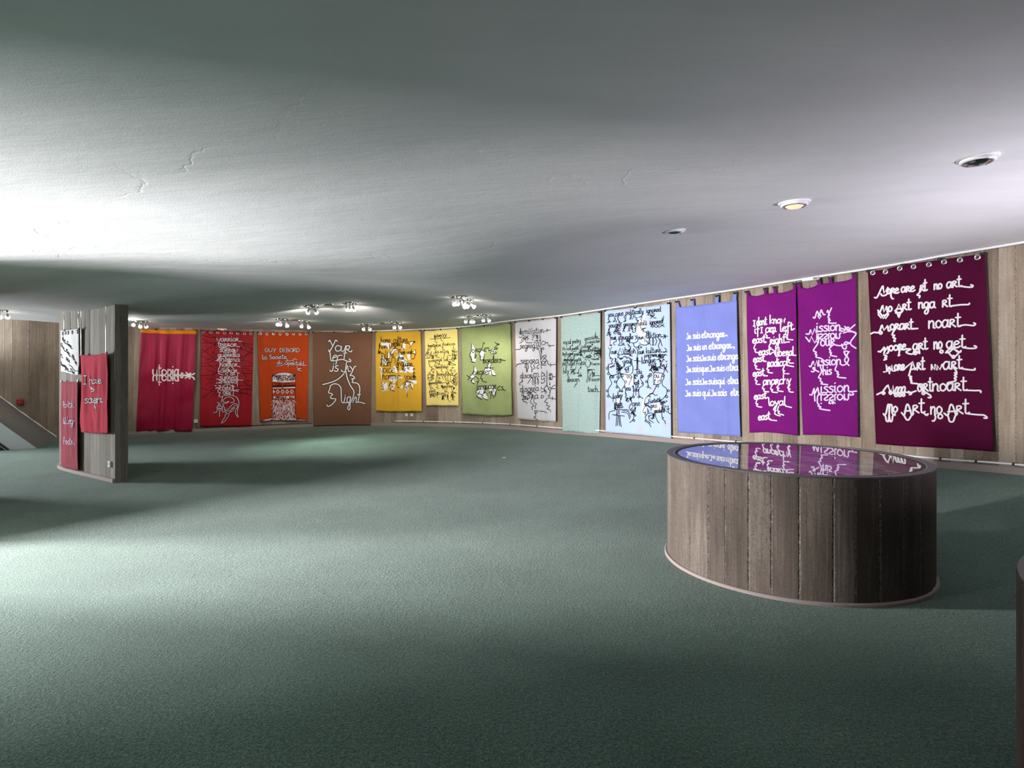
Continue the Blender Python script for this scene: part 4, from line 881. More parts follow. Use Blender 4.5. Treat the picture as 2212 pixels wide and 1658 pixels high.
# 8 olive
O, S8 = (990, 720), 9.208
banner(FB, 'olive green banner with broken borders lettering and white faces', mats['olive'], WALL, O, S8,
    [(995.7, 707.8), (1010, 707.3), (1030, 706.3), (1045.5, 703.8), (1065, 704), (1085, 701), (1102.3, 697.3)], [(998.2, 893.4), (1020, 895), (1050, 897.3), (1080, 898.4), (1095, 897.5), (1105.7, 895.5)],
    ["L 275,205 276,330; T o|280,387,332,382,70; T ro|342,372,452,362,64; S 520,210 526,185 505,192 490,262 470,332 430,392; S 455,290 482,332 532,352; T en|528,357,622,350,72; S 610,346 652,330 692,332; S 735,175 780,212 826,220 802,202 780,222 720,292; S 690,302 722,322 792,302 760,290 720,332 712,512; S 640,382 702,350 692,402 660,402; S 740,362 762,392 720,402; S 270,332 235,440 266,456 245,476 276,492 255,512 282,522 270,562 342,576; S 330,402 362,440 330,452 352,482 320,492; S 440,362 425,412 452,430 435,452 466,462 440,482 456,492 450,522 512,526 522,562",
     "T borders|500,592,862,572,68; S 848,522 946,540; L 532,412 510,562; S 620,582 585,652 612,672 545,682 602,702; S 650,642 640,692 702,712; L 620,682 702,682; L 660,620 640,700",
     "L 320,646 310,792; T o|290,832,352,826,76; T ro|362,822,492,812,68; S 545,692 512,762 470,852 460,892 492,902 480,922 502,950 576,966; S 500,742 522,812; T en|538,817,682,802,76; S 670,802 692,832 752,836; S 185,832 242,882; S 300,792 250,842 205,926; S 240,882 302,892 342,852 392,892 422,912 410,962 370,956; S 260,932 292,912 265,962 332,1000",
     "S 395,952 380,1112 402,1112; T anguage|410,1117,762,1092,72; S 850,1042 792,1082 802,1122 842,1112; T s|860,1122,902,1112,62; S 890,1112 942,1136; S 420,1102 355,1172 422,1192 370,1242 402,1272 472,1312; S 440,1152 420,1192 502,1222 470,1242 512,1292 592,1322; S 540,1152 502,1202 552,1172 582,1232; S 620,1182 662,1152 650,1292; L 660,1152 716,1282; S 740,1152 730,1252 762,1122"],
    BLACK_PAINT, 15, fold=0.03, seed=8,
    patches=["282,205 335,310 330,420 320,480 350,490 340,575 275,540 250,440 275,340", "460,330 530,370 510,520 455,515 430,410", "625,570 750,830 680,820 540,810 530,700 600,650", "325,650 370,740 330,860 270,910 235,880 300,790",
             "400,1120 470,1040 560,1130 590,1310 470,1280 390,1240 360,1170", "640,1020 750,1110 740,1230 670,1200 610,1100", "575,280 600,355 560,355", "300,900 330,990 260,950", "690,300 745,300 720,400 660,395"],
    clips=[(996.3, 707.5), (1045.5, 703.8), (1101, 697.8)], group=GW)

# 9 lemon
O, S9 = (915, 705), 17.45
banner(FB, 'small lemon yellow banner with dense black writing headed history', mats['lemon'], WALL, O, S9,
    [(917.2, 713.6), (926, 714.5), (938, 714.2), (951.5, 711.4), (965, 711.6), (978, 710.2), (988, 708.8)], [(921, 875.6), (940, 875.2), (955, 876), (975, 875.5), (989.7, 876.4)],
    ["T history|400,424,692,364,62; T XX|700,434,882,432,86; S 255,472 450,462 662,446; L 740,446 852,440; L 880,432 1022,416; S 425,332 430,480 446,502 440,572 522,592; S 660,422 672,512 736,536",
     "T kapitalizm|170,772,662,742,58; T fashizm|720,722,1192,692,58; S 400,752 442,802 425,872 502,896; L 425,830 470,815; S 720,712 702,792 742,802 725,862 802,882",
     "T ra|430,1012,582,992,68; T sizm|620,987,962,972,58; S 220,822 172,842 180,902 252,862 220,822; S 170,852 130,1012; Q 80,960,380,1200,14,51; S 430,1020 440,1090 540,1060 450,1130 610,1170; S 780,1010 790,1100 750,1220; Q 790,960,960,1040,5,52",
     "T nasional|180,1342,712,1292,62; T izm|770,1302,922,1282,52; S 1052,1102 932,1082 882,1182 922,1302 1052,1332; L 902,1192 952,1172; L 950,1252 1062,1250; S 1130,722 1102,1000 1092,1302; S 1180,822 1150,1002 1132,1302; Q 1060,900,1250,1300,16,53; S 210,1342 202,1402 252,1432 222,1492 292,1532; S 440,1322 452,1392 402,1472; S 600,1302 592,1402 540,1452; L 450,1342 662,1452; S 890,1442 1202,1452; S 1000,1342 1202,1440; Q 880,1320,1040,1440,7,54",
     "T Xenofobia|440,1582,932,1562,66; Q 290,1500,440,1640,5,55"],
    BLACK_PAINT, 17, fold=0.016, seed=9,
    more=[((915, 790), 18.42, ["S 900,90 960,180 930,240 1020,290; S 710,150 720,220 790,250; L 1120,70 1200,70; C 1070,175,24; L 1230,160 1180,212 1230,262 1282,212 1230,160; S 1160,30 1120,170 1140,290 1190,320; L 350,20 310,150 320,230; S 360,100 450,170; C 395,245,26; L 250,240 200,292 250,332 302,292 250,240; Q 170,330,430,580,14,56",
        "T homofobia|560,387,1162,377,72; L 562,260 562,390; S 860,392 850,462 912,502 870,562 982,602; S 980,392 970,502 1002,602 1102,632 1150,702 1302,802; S 1060,402 1082,482 1060,562 1172,572 1102,642; S 530,172 520,482 480,562 512,602; S 550,402 602,502 560,592 682,602; Q 640,410,800,520,6,57; S 1180,440 1300,300 1340,420; S 1230,420 1330,560 1340,700; S 1170,580 1240,480 1300,700; S 1160,590 1260,740 1340,750; Q 1170,380,1340,740,10,58; S 1140,380 1250,370 1330,270",
        "T islamofobia|180,742,732,682,58; L 180,735 260,735; L 232,620 236,820; S 720,690 860,660 1000,690; Q 900,640,1020,740,5,59; S 520,702 572,802 510,852 622,902; S 270,760 280,920 350,910; S 320,780 340,880 400,890",
        "T transfobia|700,862,1182,852,62; L 760,740 770,940; L 700,780 800,900; S 830,872 862,962 840,1012 1002,1052 950,1202 990,1332 1062,1432; S 920,860 940,960 900,1030; Q 1180,850,1310,960,7,60; S 1090,880 1150,980 1130,1010 1240,1060; Q 960,1150,1030,1350,7,61",
        "T anti|290,1052,492,1042,68; T semitizm|270,1162,842,1132,62; S 230,992 240,1112 332,1162; S 290,970 250,1000 235,1080; Q 260,1160,500,1260,9,62; L 555,1020 560,1270; L 530,1060 590,1055; Q 720,1170,880,1340,12,63; L 1080,1242 1242,1240; L 1160,1182 1160,1332; L 1110,1182 1202,1372; L 1210,1182 1110,1372; L 1080,1040 1200,1200; L 1190,1040 1080,1200; L 1130,1010 1140,1200; Q 1100,1110,1200,1220,6,64; L 870,1050 875,1150; S 820,1150 940,1155; S 1200,1080 1300,1090 1240,1030"], BLACK_PAINT, 18, None, 0, 'lettering')],
    clips=[(917.5, 713.4), (952, 711.5), (987, 708.9)], group=GW, drape=0.4)

# 10 gold
O, S10 = (805, 710), 9.209
banner(FB, 'golden yellow banner with home culture lettering over white cut-out faces', mats['gold'], WALL, O, S10,
    [(812, 715.7), (825, 716), (845, 715.6), (859.5, 715), (880, 715.2), (895, 714.6), (908.7, 713.6)], [(812, 887.5), (835, 888), (858, 889), (885, 888.6), (911.8, 888.6)],
    ["T home|165,277,362,267,58; L 168,195 172,260; T culture|412,272,702,262,62; L 512,155 512,262; L 545,170 545,262; L 530,190 566,186; S 690,266 782,252 840,246 846,264 820,270; T culture|370,290,552,284,-56; S 600,282 570,332 592,346 570,362 602,382 642,416; S 640,290 720,290 745,330; L 735,380 820,260; C 832,262,14",
     "T hom|140,392,302,387,54; L 135,300 138,390; T k|335,386,380,384,40; S 130,400 125,460 200,480 240,520 240,580 290,580 300,460; L 262,430 262,575; Q 110,440,200,500,7,71; S 400,410 360,490 400,500 440,440 500,410 440,390 400,410; L 525,400 525,640; L 500,412 556,410; T hom|535,512,652,502,52; T work|678,502,802,492,46; S 850,412 860,502 802,490; S 760,502 762,582 822,592 852,502; S 330,460 350,500 340,600; S 370,520 420,520; L 375,545 415,548",
     "T hom|190,652,342,646,58; L 190,530 170,600 185,640; T hom|175,747,372,742,78; S 175,660 160,740; S 340,660 380,660 385,580 440,580 440,680; T hom|530,612,622,606,42; S 470,640 500,640 520,560; S 620,610 660,640 700,655",
     "T anguage|478,732,792,742,62; S 780,745 822,736; S 455,730 500,660; S 640,660 590,660 575,640; S 610,740 630,790 600,800 650,840 710,860; Q 560,790,660,850,6,72; S 690,740 700,800; S 520,760 500,800 520,860; Q 470,740,525,810,6,73",
     "T voice|150,872,442,867,92; L 820,782 822,992; S 798,802 822,790 847,802; S 795,882 822,868 847,882; L 822,900 800,985; L 822,900 848,985",
     "T hom|200,1007,402,1002,82; T m|380,1002,470,1002,82; T e|490,1002,562,1000,80; L 200,900 202,1005; T voice|630,1007,872,1017,78; C 675,1035,14; S 350,1080 330,1132 402,1142 350,1202 432,1242; L 360,1040 340,1110; L 400,1030 360,1110; S 490,1032 470,1102 502,1142 480,1162 542,1172",
     "S 200,1052 180,1072 202,1112 180,1132 212,1162 188,1202 230,1210; L 220,1112 300,1090; L 210,1140 302,1132; L 205,1170 300,1182; L 225,1090 260,1065; L 215,1195 280,1200; S 610,1186 620,1082 680,1050 742,1072 780,1182 802,1192; S 660,1062 640,1132 692,1192; L 680,1132 685,1352; S 700,1060 760,1050 812,1082; C 735,1100,14; C 648,1100,12; C 712,1140,12"],
    BLACK_PAINT, 13, fold=0.022, seed=10, creases=[(.455, .02, -.03), (.49, .025, .025)],
    patches=["170,250 370,290 360,360 320,410 290,360 180,330", "600,280 660,300 650,420 580,390", "740,270 820,240 745,380", "370,400 440,385 495,410 480,440 380,500 360,490", "455,580 520,500 530,460 615,550 700,650 700,700 640,740 590,650 530,620 520,580",
             "680,510 760,500 760,600 710,620", "810,470 850,415 860,500", "160,580 185,530 190,640 280,640 290,720 190,700", "140,760 150,745 160,790 205,790 190,1010 150,800", "360,800 440,730 480,830 520,840 520,870 420,870", "530,860 600,780 660,850 690,840 690,740 810,740 815,875",
             "310,1000 380,940 440,940 480,1000 420,1090", "500,930 610,970 520,1020", "180,1060 310,1070 300,1200 315,1215 190,1240", "345,1110 450,1110 410,1200 370,1220", "540,1170 640,1070 610,1190", "660,1060 760,1070 720,1140 680,1310 650,1150", "720,1020 880,1020 880,1090 800,1090", "740,1070 810,1100 800,1190", "320,450 345,460 360,560 345,620 310,600"],
    clips=[(812.6, 715.5), (859, 714.9), (907, 713.6)], group=GW, drape=0.4)

# 11 brown
O, S11 = (670, 690), 6.633
banner(FB, 'brown banner with black-edged white lettering flowing into two face profiles', mats['brown'], WALL, O, S11,
    [(675.7, 717.4), (700, 716.8), (722, 717), (745, 718.6), (766, 717.6), (785, 717.2), (804, 716.8)], [(677, 920.7), (710, 919.3), (760, 918.3), (801, 919.2)],
    ["S 268,315 282,295 300,330 325,375; S 388,312 365,293 345,340 290,440 272,458 268,435; S 395,368 362,400 378,450 430,440 442,392 395,368; S 452,380 445,440 480,450 512,375; L 505,458 522,375; S 522,375 568,382 552,420 515,425; S 525,425 560,455 590,460 600,440",
     "S 285,465 295,570 310,590 345,588; S 330,548 375,532 375,510 345,515 322,560 345,590 390,582; S 456,512 405,518 385,580 368,642; S 385,582 450,570 482,576; S 502,450 486,565 520,590 575,602 582,580 556,565; L 475,480 526,478",
     "S 336,660 320,728 298,742 285,725; L 336,632 337,634; S 402,660 370,664 365,690 402,710 380,742 345,730; S 582,602 530,600 515,650 500,740 460,742 448,722; S 512,720 535,660 548,735 578,738; S 570,668 590,690 608,722; S 658,670 632,678 600,755 572,800 600,800 632,820 636,842 598,850 616,870 605,900 680,914 712,980 702,1100 690,1172 730,1185 786,1202",
     "S 502,745 450,810 350,880 182,930; S 515,745 530,830 580,950 625,1020 620,1100 575,1200 572,1270 555,1292 538,1262 572,1190; S 240,1222 258,1242 312,1215 366,1150 350,1132 300,1130 294,1100 322,1075 300,1056 264,1045 285,980 290,950 340,920 402,930 440,980 446,1100 450,1172 478,1190 502,1110; L 500,1085 502,1087; S 575,1108 536,1115 530,1170 560,1190 582,1108; S 478,1185 520,1190 570,1180; S 612,1185 640,1120 662,1115 660,1185 692,1178; L 678,1076 722,1072"],
    WHITE_FABRIC, 17, BLACK_PAINT, 31, fold=0.014, seed=11, clips=[(676.3, 717.2), (722, 717), (766, 717.5), (803, 716.9)], group=GW, drape=0.7)

# 12 orange
O, S12 = (555, 710), 8.087
DOME = "268,920 266,850 300,805 390,772 480,764 560,772 640,796 668,850 668,926 460,934"
banner(FB, 'orange banner with steel eyelets and a black and pink domed figure', mats['orange'], WALL, O, S12,
    [(556.6, 717.4), (585, 717.2), (612, 717.4), (640, 717.2), (667.4, 717.4)], [(561.9, 910), (590, 906.8), (615, 907.3), (640, 906.8), (664.4, 908.6)],
    ["T GUY|135,402,338,402,36; T DEBORD|398,402,752,402,36", "T la|90,532,182,527,40; L 100,460 102,530; T Societe|215,527,522,517,40; S 510,520 560,560 640,540 652,520 702,540", "T du|350,617,442,612,36; T Spektakl|495,622,832,642,38; S 340,646 430,640 495,602; S 820,640 872,630; S 700,650 712,690 772,690 710,712 782,736; S 400,560 402,600"],
    PINK_FABRIC, 10, BLACK_PAINT, 22, fold=0.02, seed=12,
    solid=[([DOME], PINK_FABRIC, 'figure_patch'), (["275,995 470,985 668,985 668,1006 275,1022"], BLACK_PAINT, 'figure_band'), (["275,1026 668,1012 668,1034 275,1042"], PINK_FABRIC, 'figure_band'),
           (["365,1052 404,1095 365,1138 326,1095", "447,1052 486,1095 447,1138 408,1095", "528,1052 567,1095 528,1138 489,1095", "610,1052 649,1095 610,1138 571,1095", "280,1062 318,1095 280,1130", "285,1180 655,1172 660,1212 280,1216"], PINK_FABRIC, 'figure_patch'),
           (["60,1622 150,1580 275,1560 210,1612", "700,1592 760,1580 890,1602 820,1612"], PINK_FABRIC, 'figure_patch')],
    more=[(O, S12, ["H 275,1230,660,1560,330,48,81", "H 280,1560,680,1575,60,30,82"], PINK_FABRIC, 7, None, 0, 'figure_hatching'),
          (O, S12, ["H 272,790,664,900,260,24,83", "H 275,1175,660,1210,90,30,85", "H 275,1230,660,1560,180,40,84", "C 365,1095,14; C 447,1095,14; C 528,1095,14; C 610,1095,14; C 365,1095,6; C 447,1095,6; C 528,1095,6; C 610,1095,6; C 320,1070,9; C 405,1068,9; C 486,1068,9; C 568,1066,9; C 648,1066,7; L 326,1095 365,1052 404,1095 365,1138 326,1095; L 408,1095 447,1052 486,1095 447,1138 408,1095; L 489,1095 528,1052 567,1095 528,1138 489,1095; L 571,1095 610,1052 649,1095 610,1138 571,1095",
             "S 268,1350 268,960 264,850 300,802 390,770 480,762 560,770 642,794 670,850 672,960 672,1440 690,1540 890,1602; S 268,1350 270,1500 190,1575 60,1622; S 266,930 460,940 670,928; S 270,985 460,975 670,976; S 274,1044 470,1042 668,1036; S 300,950 420,960 640,945; Q 310,945,420,970,6,86; Q 480,940,580,965,5,87"], BLACK_PAINT, 7, None, 0, 'figure_outline')],
    clips=[(557.5, 717.2), (590.5, 717.2), (634, 717.2), (666.5, 717.3)],
    eyelets=[(562, 720.3, 0.033), (576.8, 721.3, 0.033), (591, 720.6, 0.033), (605.3, 721.2, 0.033), (620, 721.7, 0.033), (634, 720.8, 0.033), (648, 721.6, 0.033), (662, 720.8, 0.033)], group=GW)

# 13 red
O, S13 = (430, 710), 15.07
OB = (430, 810); SB = 14.42
banner(FB, 'red satin banner with white warrior words, black thorns and a crescent head', mats['red'], WALL, O, S13,
    [(435, 713.4), (465, 714), (490, 714.6), (520, 716), (548, 717)], [(431.8, 920.5), (460, 920), (490, 920.8), (520, 920.2), (543.4, 919.7)],
    ["T warrior|570,407,1302,402,98; S 1290,402 1402,416", "L 650,400 640,470 642,560; S 640,560 680,610 780,605 1000,540; T error|680,577,1242,577,98; L 605,465 700,470; S 1230,572 1332,582", "T sorrow|665,748,1272,748,92; S 730,650 800,620 990,630; S 800,782 900,782 1002,770", "T guerrilla|610,912,1332,907,86; L 1100,650 1120,900; L 1150,650 1150,900",
     "T enigma|590,1042,1332,1062,86; S 540,1032 602,1036; S 850,920 940,1010 1000,960; S 760,1100 850,1040 980,1100 1060,1060", "T horror|670,1217,1262,1222,92; S 1250,1216 1342,1232; S 680,1092 692,1182 630,1312; S 880,1222 952,1282 890,1352; S 1000,1222 902,1292 1002,1372; S 740,1285 850,1270; S 1060,1240 1140,1300",
     "T arror|700,1417,1262,1422,92; S 1250,1426 1332,1446; S 640,1312 620,1382 682,1392 630,1442 692,1472 792,1502; C 890,1470,30; C 1060,1480,34; C 1130,1465,34; S 920,1440 930,1530", "T surreal|660,1652,1292,1652,102"],
    PINK_FABRIC, 22, BLACK_PAINT, 46, fold=0.02, seed=13,
    more=[(O, S13, ["S 80,200 350,280 520,270; S 320,190 520,290; S 80,320 350,435 600,445; S 80,460 300,460 520,500; S 80,790 480,530 520,460; S 80,650 350,850 540,1000; S 520,500 500,700 410,850; L 400,730 590,880; S 200,1020 450,930 590,830; S 60,880 300,960 540,1090 600,1260; S 60,1120 250,1110 480,1040; S 60,1220 500,1200 620,1190; S 320,1160 600,1340; S 260,1330 600,1430; S 50,1510 450,1500 600,1400; S 410,1600 470,1470 590,1360; C 525,285,20; C 550,490,22; C 510,990,20; C 480,1470,26",
        "S 1400,420 1480,470 1770,500; S 1420,450 1550,660; S 1460,500 1770,670; S 1340,580 1400,720; S 1340,600 1500,700 1770,790; S 1770,620 1540,850 1420,1040; S 1770,760 1500,870 1330,900; S 1350,1040 1500,1040 1770,1140; S 1340,1110 1500,1120; S 1340,1220 1760,1200; S 1380,1280 1550,1290 1640,1350 1760,1360; S 1400,1280 1430,1420 1540,1580; S 1340,1440 1770,1450; C 1440,480,24; C 1360,620,26; C 1390,940,26"], BLACK_PAINT, 13, None, 0, 'thorns'),
        (OB, SB, ["S 250,105 530,130; S 230,300 520,20; S 50,410 480,350; S 190,435 560,520; S 60,715 400,490 520,250; L 380,690 570,480; L 350,290 510,160; L 510,660 600,570; L 1370,180 1670,180; S 1370,190 1500,300 1670,360; S 1200,320 1480,320 1670,280; S 1220,350 1300,430 1670,400; S 1230,380 1250,470 1500,440 1670,470; S 1240,490 1380,560 1660,640; L 1240,500 1310,640; S 1260,510 1330,560 1530,550"], BLACK_PAINT, 13, None, 0, 'thorns'),
        (OB, SB, ["T surreal|620,158,1232,158,-92; S 535,132 602,120 640,150; S 535,246 602,236 640,250; S 1210,142 1372,160", "T carrt|640,472,1092,482,104; S 740,342 880,282 1032,332; L 1070,322 1070,612; L 1040,352 1112,350; S 1000,462 1062,470 1242,450; S 1060,482 1232,502; T arr|740,502,1002,502,-92; L 880,290 882,600; S 680,362 602,440 590,522 662,540 620,592 640,612 620,662 720,692 690,842; Q 500,320,680,420,5,91",
            "S 720,692 760,642 950,622 1132,660 1220,762 1242,902 1210,1052 1190,1152 1216,1312 1130,1162 1160,1052 1192,1002 1190,912 1120,886 1032,920 960,1002 900,1062 830,1080; S 760,762 850,692 980,680 1080,752 1082,832 1030,852 970,850; S 740,762 760,832 850,842 920,812 880,862 770,892 740,882 760,962 800,1032 780,1082 850,1112 980,1102 1030,1012 1050,1042 1110,952 1160,932; S 740,1142 830,1152 880,1202 820,1222 810,1292 740,1402 695,1492 800,1432 920,1262 940,1172 1060,1092 1110,1002",
            "S 640,862 650,962 580,962 560,1002 640,1042 730,1002 700,962 660,950; S 570,832 610,902 590,950; L 640,1022 600,1070 640,1112 690,1070 640,1022; S 560,1002 560,1102 540,1152 440,1162; L 640,1112 635,1286; S 730,1002 720,1122 760,1146"], PINK_FABRIC, 21, BLACK_PAINT, 44, 'lettering')],
    clips=[(436, 713.4), (470, 714), (515, 715.6), (547, 717)],
    eyelets=[(440.8, 717.2, 0.033), (455.8, 717.6, 0.033), (470.6, 718, 0.033), (485, 719, 0.033), (499.3, 719.1, 0.033), (513.6, 719.5, 0.033), (528.2, 720.4, 0.033), (542, 720.2, 0.033)], group=GW)
rb = [o for o in C.objects if o.get('label', '').startswith('red satin')][0]

# 14 crimson
O, S14 = (270, 660), 5.53
banner(FB, 'crimson satin banner with orange top hem and a mirrored white word', mats['crimson'], WALL, O, S14,
    [(304.4, 709.7), (320, 711), (337, 711), (360, 713), (391, 712.8), (410, 713), (425, 713)], [(294.4, 931.6), (330, 930.5), (365, 929.6), (390, 931), (414.7, 931)],
    ["T utopia|330,830,652,830,68; S 645,830 690,832 725,826 790,826 850,805", "T utopia|330,833,652,833,-64; S 645,832 720,836 802,850 846,880; C 682,814,11; C 680,850,11; S 730,796 760,820 786,805; S 720,866 760,846 776,870"],
    WHITE_FABRIC, 15, fold=0.06, seed=14, creases=[(.25, .04, .03), (.42, .05, .05), (.72, .06, .05), (.33, .05, -.04)], clips=[(337, 711), (391.5, 712.8), (423, 713)], band=(mats['hem'], 0.038), group=GW)

# ---- on the concrete fin
GP = 'small banners on the concrete fin'
O, SP = (125, 700), 10.365
banner(FB, 'white banner with black looping script, high on the concrete fin', mats['white'], FIN, O, SP,
    [(131.2, 714), (140, 713), (150, 712), (160, 711), (170.5, 709)], [(131.2, 801.5), (145, 805), (158, 808), (170, 810)],
    ["T she|95,345,182,425,62; S 180,420 200,440 225,430; T See|225,450,335,545,46; S 320,540 350,550", "T Gue|75,490,162,585,46; S 160,590 190,605 215,560; T See|205,625,282,705,46; S 275,710 350,735; L 345,690 365,735; T the|345,745,430,930,50",
     "T see|180,790,285,875,58; S 250,905 320,950 380,1030 460,1050; T Sue|60,900,145,960,40; S 130,950 180,970; T gue|150,965,235,1055,50; S 230,1050 280,1060; T The|285,1060,382,1115,40; T n|50,735,112,755,70"],
    BLACK_PAINT, 15, fold=0.010, seed=15, off=0.05, clips=[(139, 713), (169.5, 709.2)], group=GP, cable=1, nu=24, nv=32,
    eyelets=[(136, 720, 0.028), (142.5, 719, 0.028), (148.2, 718.5, 0.03), (157.2, 717.8, 0.03), (167.5, 716, 0.03)], eyelet_mat=BLACK)
O, SQ = (125, 820), 8.29
banner(FB, 'crinkled dark pink banner with pale words, lower left on the concrete fin', mats['rose'], FIN, O, SQ,
    [(132.5, 823.2), (142, 824.5), (155, 824), (168.5, 822)], [(131.6, 1006), (140, 1010), (155, 1013), (168, 1015)],
    ["T Politik|98,492,298,492,56", "T Killing|98,786,290,782,60; S 285,745 300,740", "T Poetri|102,1146,304,1156,66"],
    LILAC_FABRIC, 13, fold=0.012, seed=16, off=0.05, clips=[(132.8, 823), (168, 822)], group=GP, cable=0, hooks=False, nu=24, nv=60)
O, SR = (125, 700), 10.365
banner(FB, 'raspberry pink banner with two white words edged black on the concrete fin', mats['pink'], FIN, O, SR,
    [(174, 765), (182, 766.5), (195, 767.5), (210, 766), (222, 763), (231, 760.3)], [(174.5, 933), (190, 934), (210, 935.5), (225, 936), (233, 935)],
    ["T I|590,1342,645,1338,104; T have|705,1332,995,1322,90; S 720,1312 710,1402 762,1422 738,1452 792,1452 785,1490 745,1512"],
    WHITE_FABRIC, 21, BLACK_PAINT, 30, fold=0.020, seed=17, off=0.06, clips=[(175.5, 764.8), (229, 760.8)], group=GP, cable=1, nu=30, nv=44,
    more=[((125, 820), 8.29, ["T scream|488,417,795,407,78; S 770,392 812,402; S 660,422 645,462 682,472 668,490 702,512 690,556"], WHITE_FABRIC, 17, BLACK_PAINT, 25, 'lettering')])
# ---------------------------------------------------------------- round display tables
def glass_mat():
    m = bpy.data.materials.new('display_glass'); m.use_nodes = True; nt = m.node_tree; nt.nodes.clear()
    out = nd(nt, 'ShaderNodeOutputMaterial'); mx = nd(nt, 'ShaderNodeMixShader'); tr = nd(nt, 'ShaderNodeBsdfTransparent'); gl = nd(nt, 'ShaderNodeBsdfGlossy')
    tr.inputs[0].default_value = (0.90, 0.93, 0.92, 1); gl.inputs['Roughness'].default_value = 0.0
    ge = nd(nt, 'ShaderNodeNewGeometry'); dt = nd(nt, 'ShaderNodeVectorMath'); dt.operation = 'DOT_PRODUCT'
    nt.links.new(ge.outputs['Incoming'], dt.inputs[0]); nt.links.new(ge.outputs['Normal'], dt.inputs[1])
    k5 = mth(nt, 'POWER', mth(nt, 'SUBTRACT', 1.0, mth(nt, 'ABSOLUTE', dt.outputs['Value'])), 5.0)
    fr = mth(nt, 'ADD', 0.045, mth(nt, 'MULTIPLY', k5, 0.955))
    f2 = mth(nt, 'DIVIDE', mth(nt, 'MULTIPLY', fr, 2.0), mth(nt, 'ADD', fr, 1.0))
    g = nd(nt, 'ShaderNodeNewGeometry').outputs['Position']
    n = noise_tex(nt, g, 2.2, 1, 0.4); bp = nd(nt, 'ShaderNodeBump'); bp.inputs['Strength'].default_value = 0.05; bp.inputs['Distance'].default_value = 0.012
    nt.links.new(n, bp.inputs['Height']); nt.links.new(bp.outputs[0], gl.inputs['Normal'])
    nt.links.new(f2, mx.inputs[0]); nt.links.new(tr.outputs[0], mx.inputs[1]); nt.links.new(gl.outputs[0], mx.inputs[2]); nt.links.new(mx.outputs[0], out.inputs[0])
    return m
GLASS = glass_mat(); RIM = simple('dark_painted_rim', (0.10, 0.088, 0.09), 0.5); BOARD = simple('display_lining', (0.66, 0.46, 0.50), 0.9)
PAPER = simple('printed_paper', (0.80, 0.74, 0.80), 0.8); PRINT = simple('printed_ink', (0.045, 0.03, 0.045), 0.8)
TR, TH = 0.96, 0.825
def drum_mesh(R, z0, z1, n=160):
    """concrete drum with slightly proud boards; UV in metres"""
    m = MB(); rnd = random.Random(5); V = []; UV = []; Fc = []; off = []
    cur = 0
    while len(off) < n+1:
        k = rnd.choice([8, 9, 10, 11]); d = rnd.uniform(-0.004, 0.004)
        off += [d]*k
    off = off[:n+1]; off[-1] = off[0]
    zs = [z0, z0+0.1, z0+0.3, z0+0.55, z1-0.012, z1]
    for i in range(n+1):
        a = 2*math.pi*i/n
        for z in zs:
            r = R+off[i]+(-0.008 if z == z1 else 0)
            V.append((r*math.cos(a), r*math.sin(a), z)); UV.append((a*R, z))
    k = len(zs)
    for i in range(n):
        for j in range(k-1): Fc.append((i*k+j, (i+1)*k+j, (i+1)*k+j+1, i*k+j+1))
    m.add(V, Fc, UV)
    # top ring
    o = len(m.v); V = []; UV = []; Fc = []
    for i in range(n+1):
        a = 2*math.pi*i/n
        for r in (R+off[i]-0.008, R-0.09): V.append((r*math.cos(a), r*math.sin(a), z1)); UV.append((a*R, r))
    for i in range(n): Fc.append((2*i, 2*i+2, 2*i+3, 2*i+1))
    m.add(V, Fc, UV); return m
def table(loc, label):
    t = thing('display_table', label, 'display table', (0, 0, 0), 0, 'round board-marked concrete display tables')
    drum_mesh(TR-0.008, 0.0, TH-0.004).build('concrete_drum', CONC_DRUM, t)
    m = MB(); m.lathe([(TR-0.02, 0.0), (TR+0.010, 0.0), (TR+0.010, 0.016), (TR+0.004, 0.022), (TR-0.02, 0.022)], 128); m.build('base_skirt', PLINTH, t, smooth=False)
    m = MB(); m.lathe([(TR-0.012, TH-0.012), (TR-0.008, TH), (TR-0.062, TH), (TR-0.062, TH-0.03)], 128); m.build('rim', RIM, t)
    m = MB(); m.lathe([(TR-0.062, TH-0.004), (TR-0.068, TH-0.002), (TR-0.072, TH-0.008)], 128); m.build('metal_edge', STEEL, t, smooth=True)
    m = MB(); m.lathe([(TR-0.066, TH-0.06), (TR-0.066, TH-0.006)], 96); m.build('display_wall', BOARD, t)
    m = MB(); n = 96; m.add([((TR-0.066)*math.cos(a*2*math.pi/n), (TR-0.066)*math.sin(a*2*math.pi/n), TH-0.055) for a in range(n)], [tuple(range(n))]); m.build('display_bed', BOARD, t)
    m = MB(); m.add([((TR-0.068)*math.cos(a*2*math.pi/n), (TR-0.068)*math.sin(a*2*math.pi/n), TH-0.006) for a in range(n)], [tuple(range(n))]); m.build('glass_top', GLASS, t)
    t.location = loc; t.rotation_euler.z = 0.62; return t
T1 = table((2.22, 4.73, 0), 'round concrete table with a mirror-like glass top in front of the purple banners')
T2 = copy_tree(T1); T2.location = (2.47, 1.43, 0); T2.rotation_euler.z = 2.0
T2['label'] = 'concrete drum cut off by the right edge of the picture, nearest the camera'
rnd = random.Random(11)
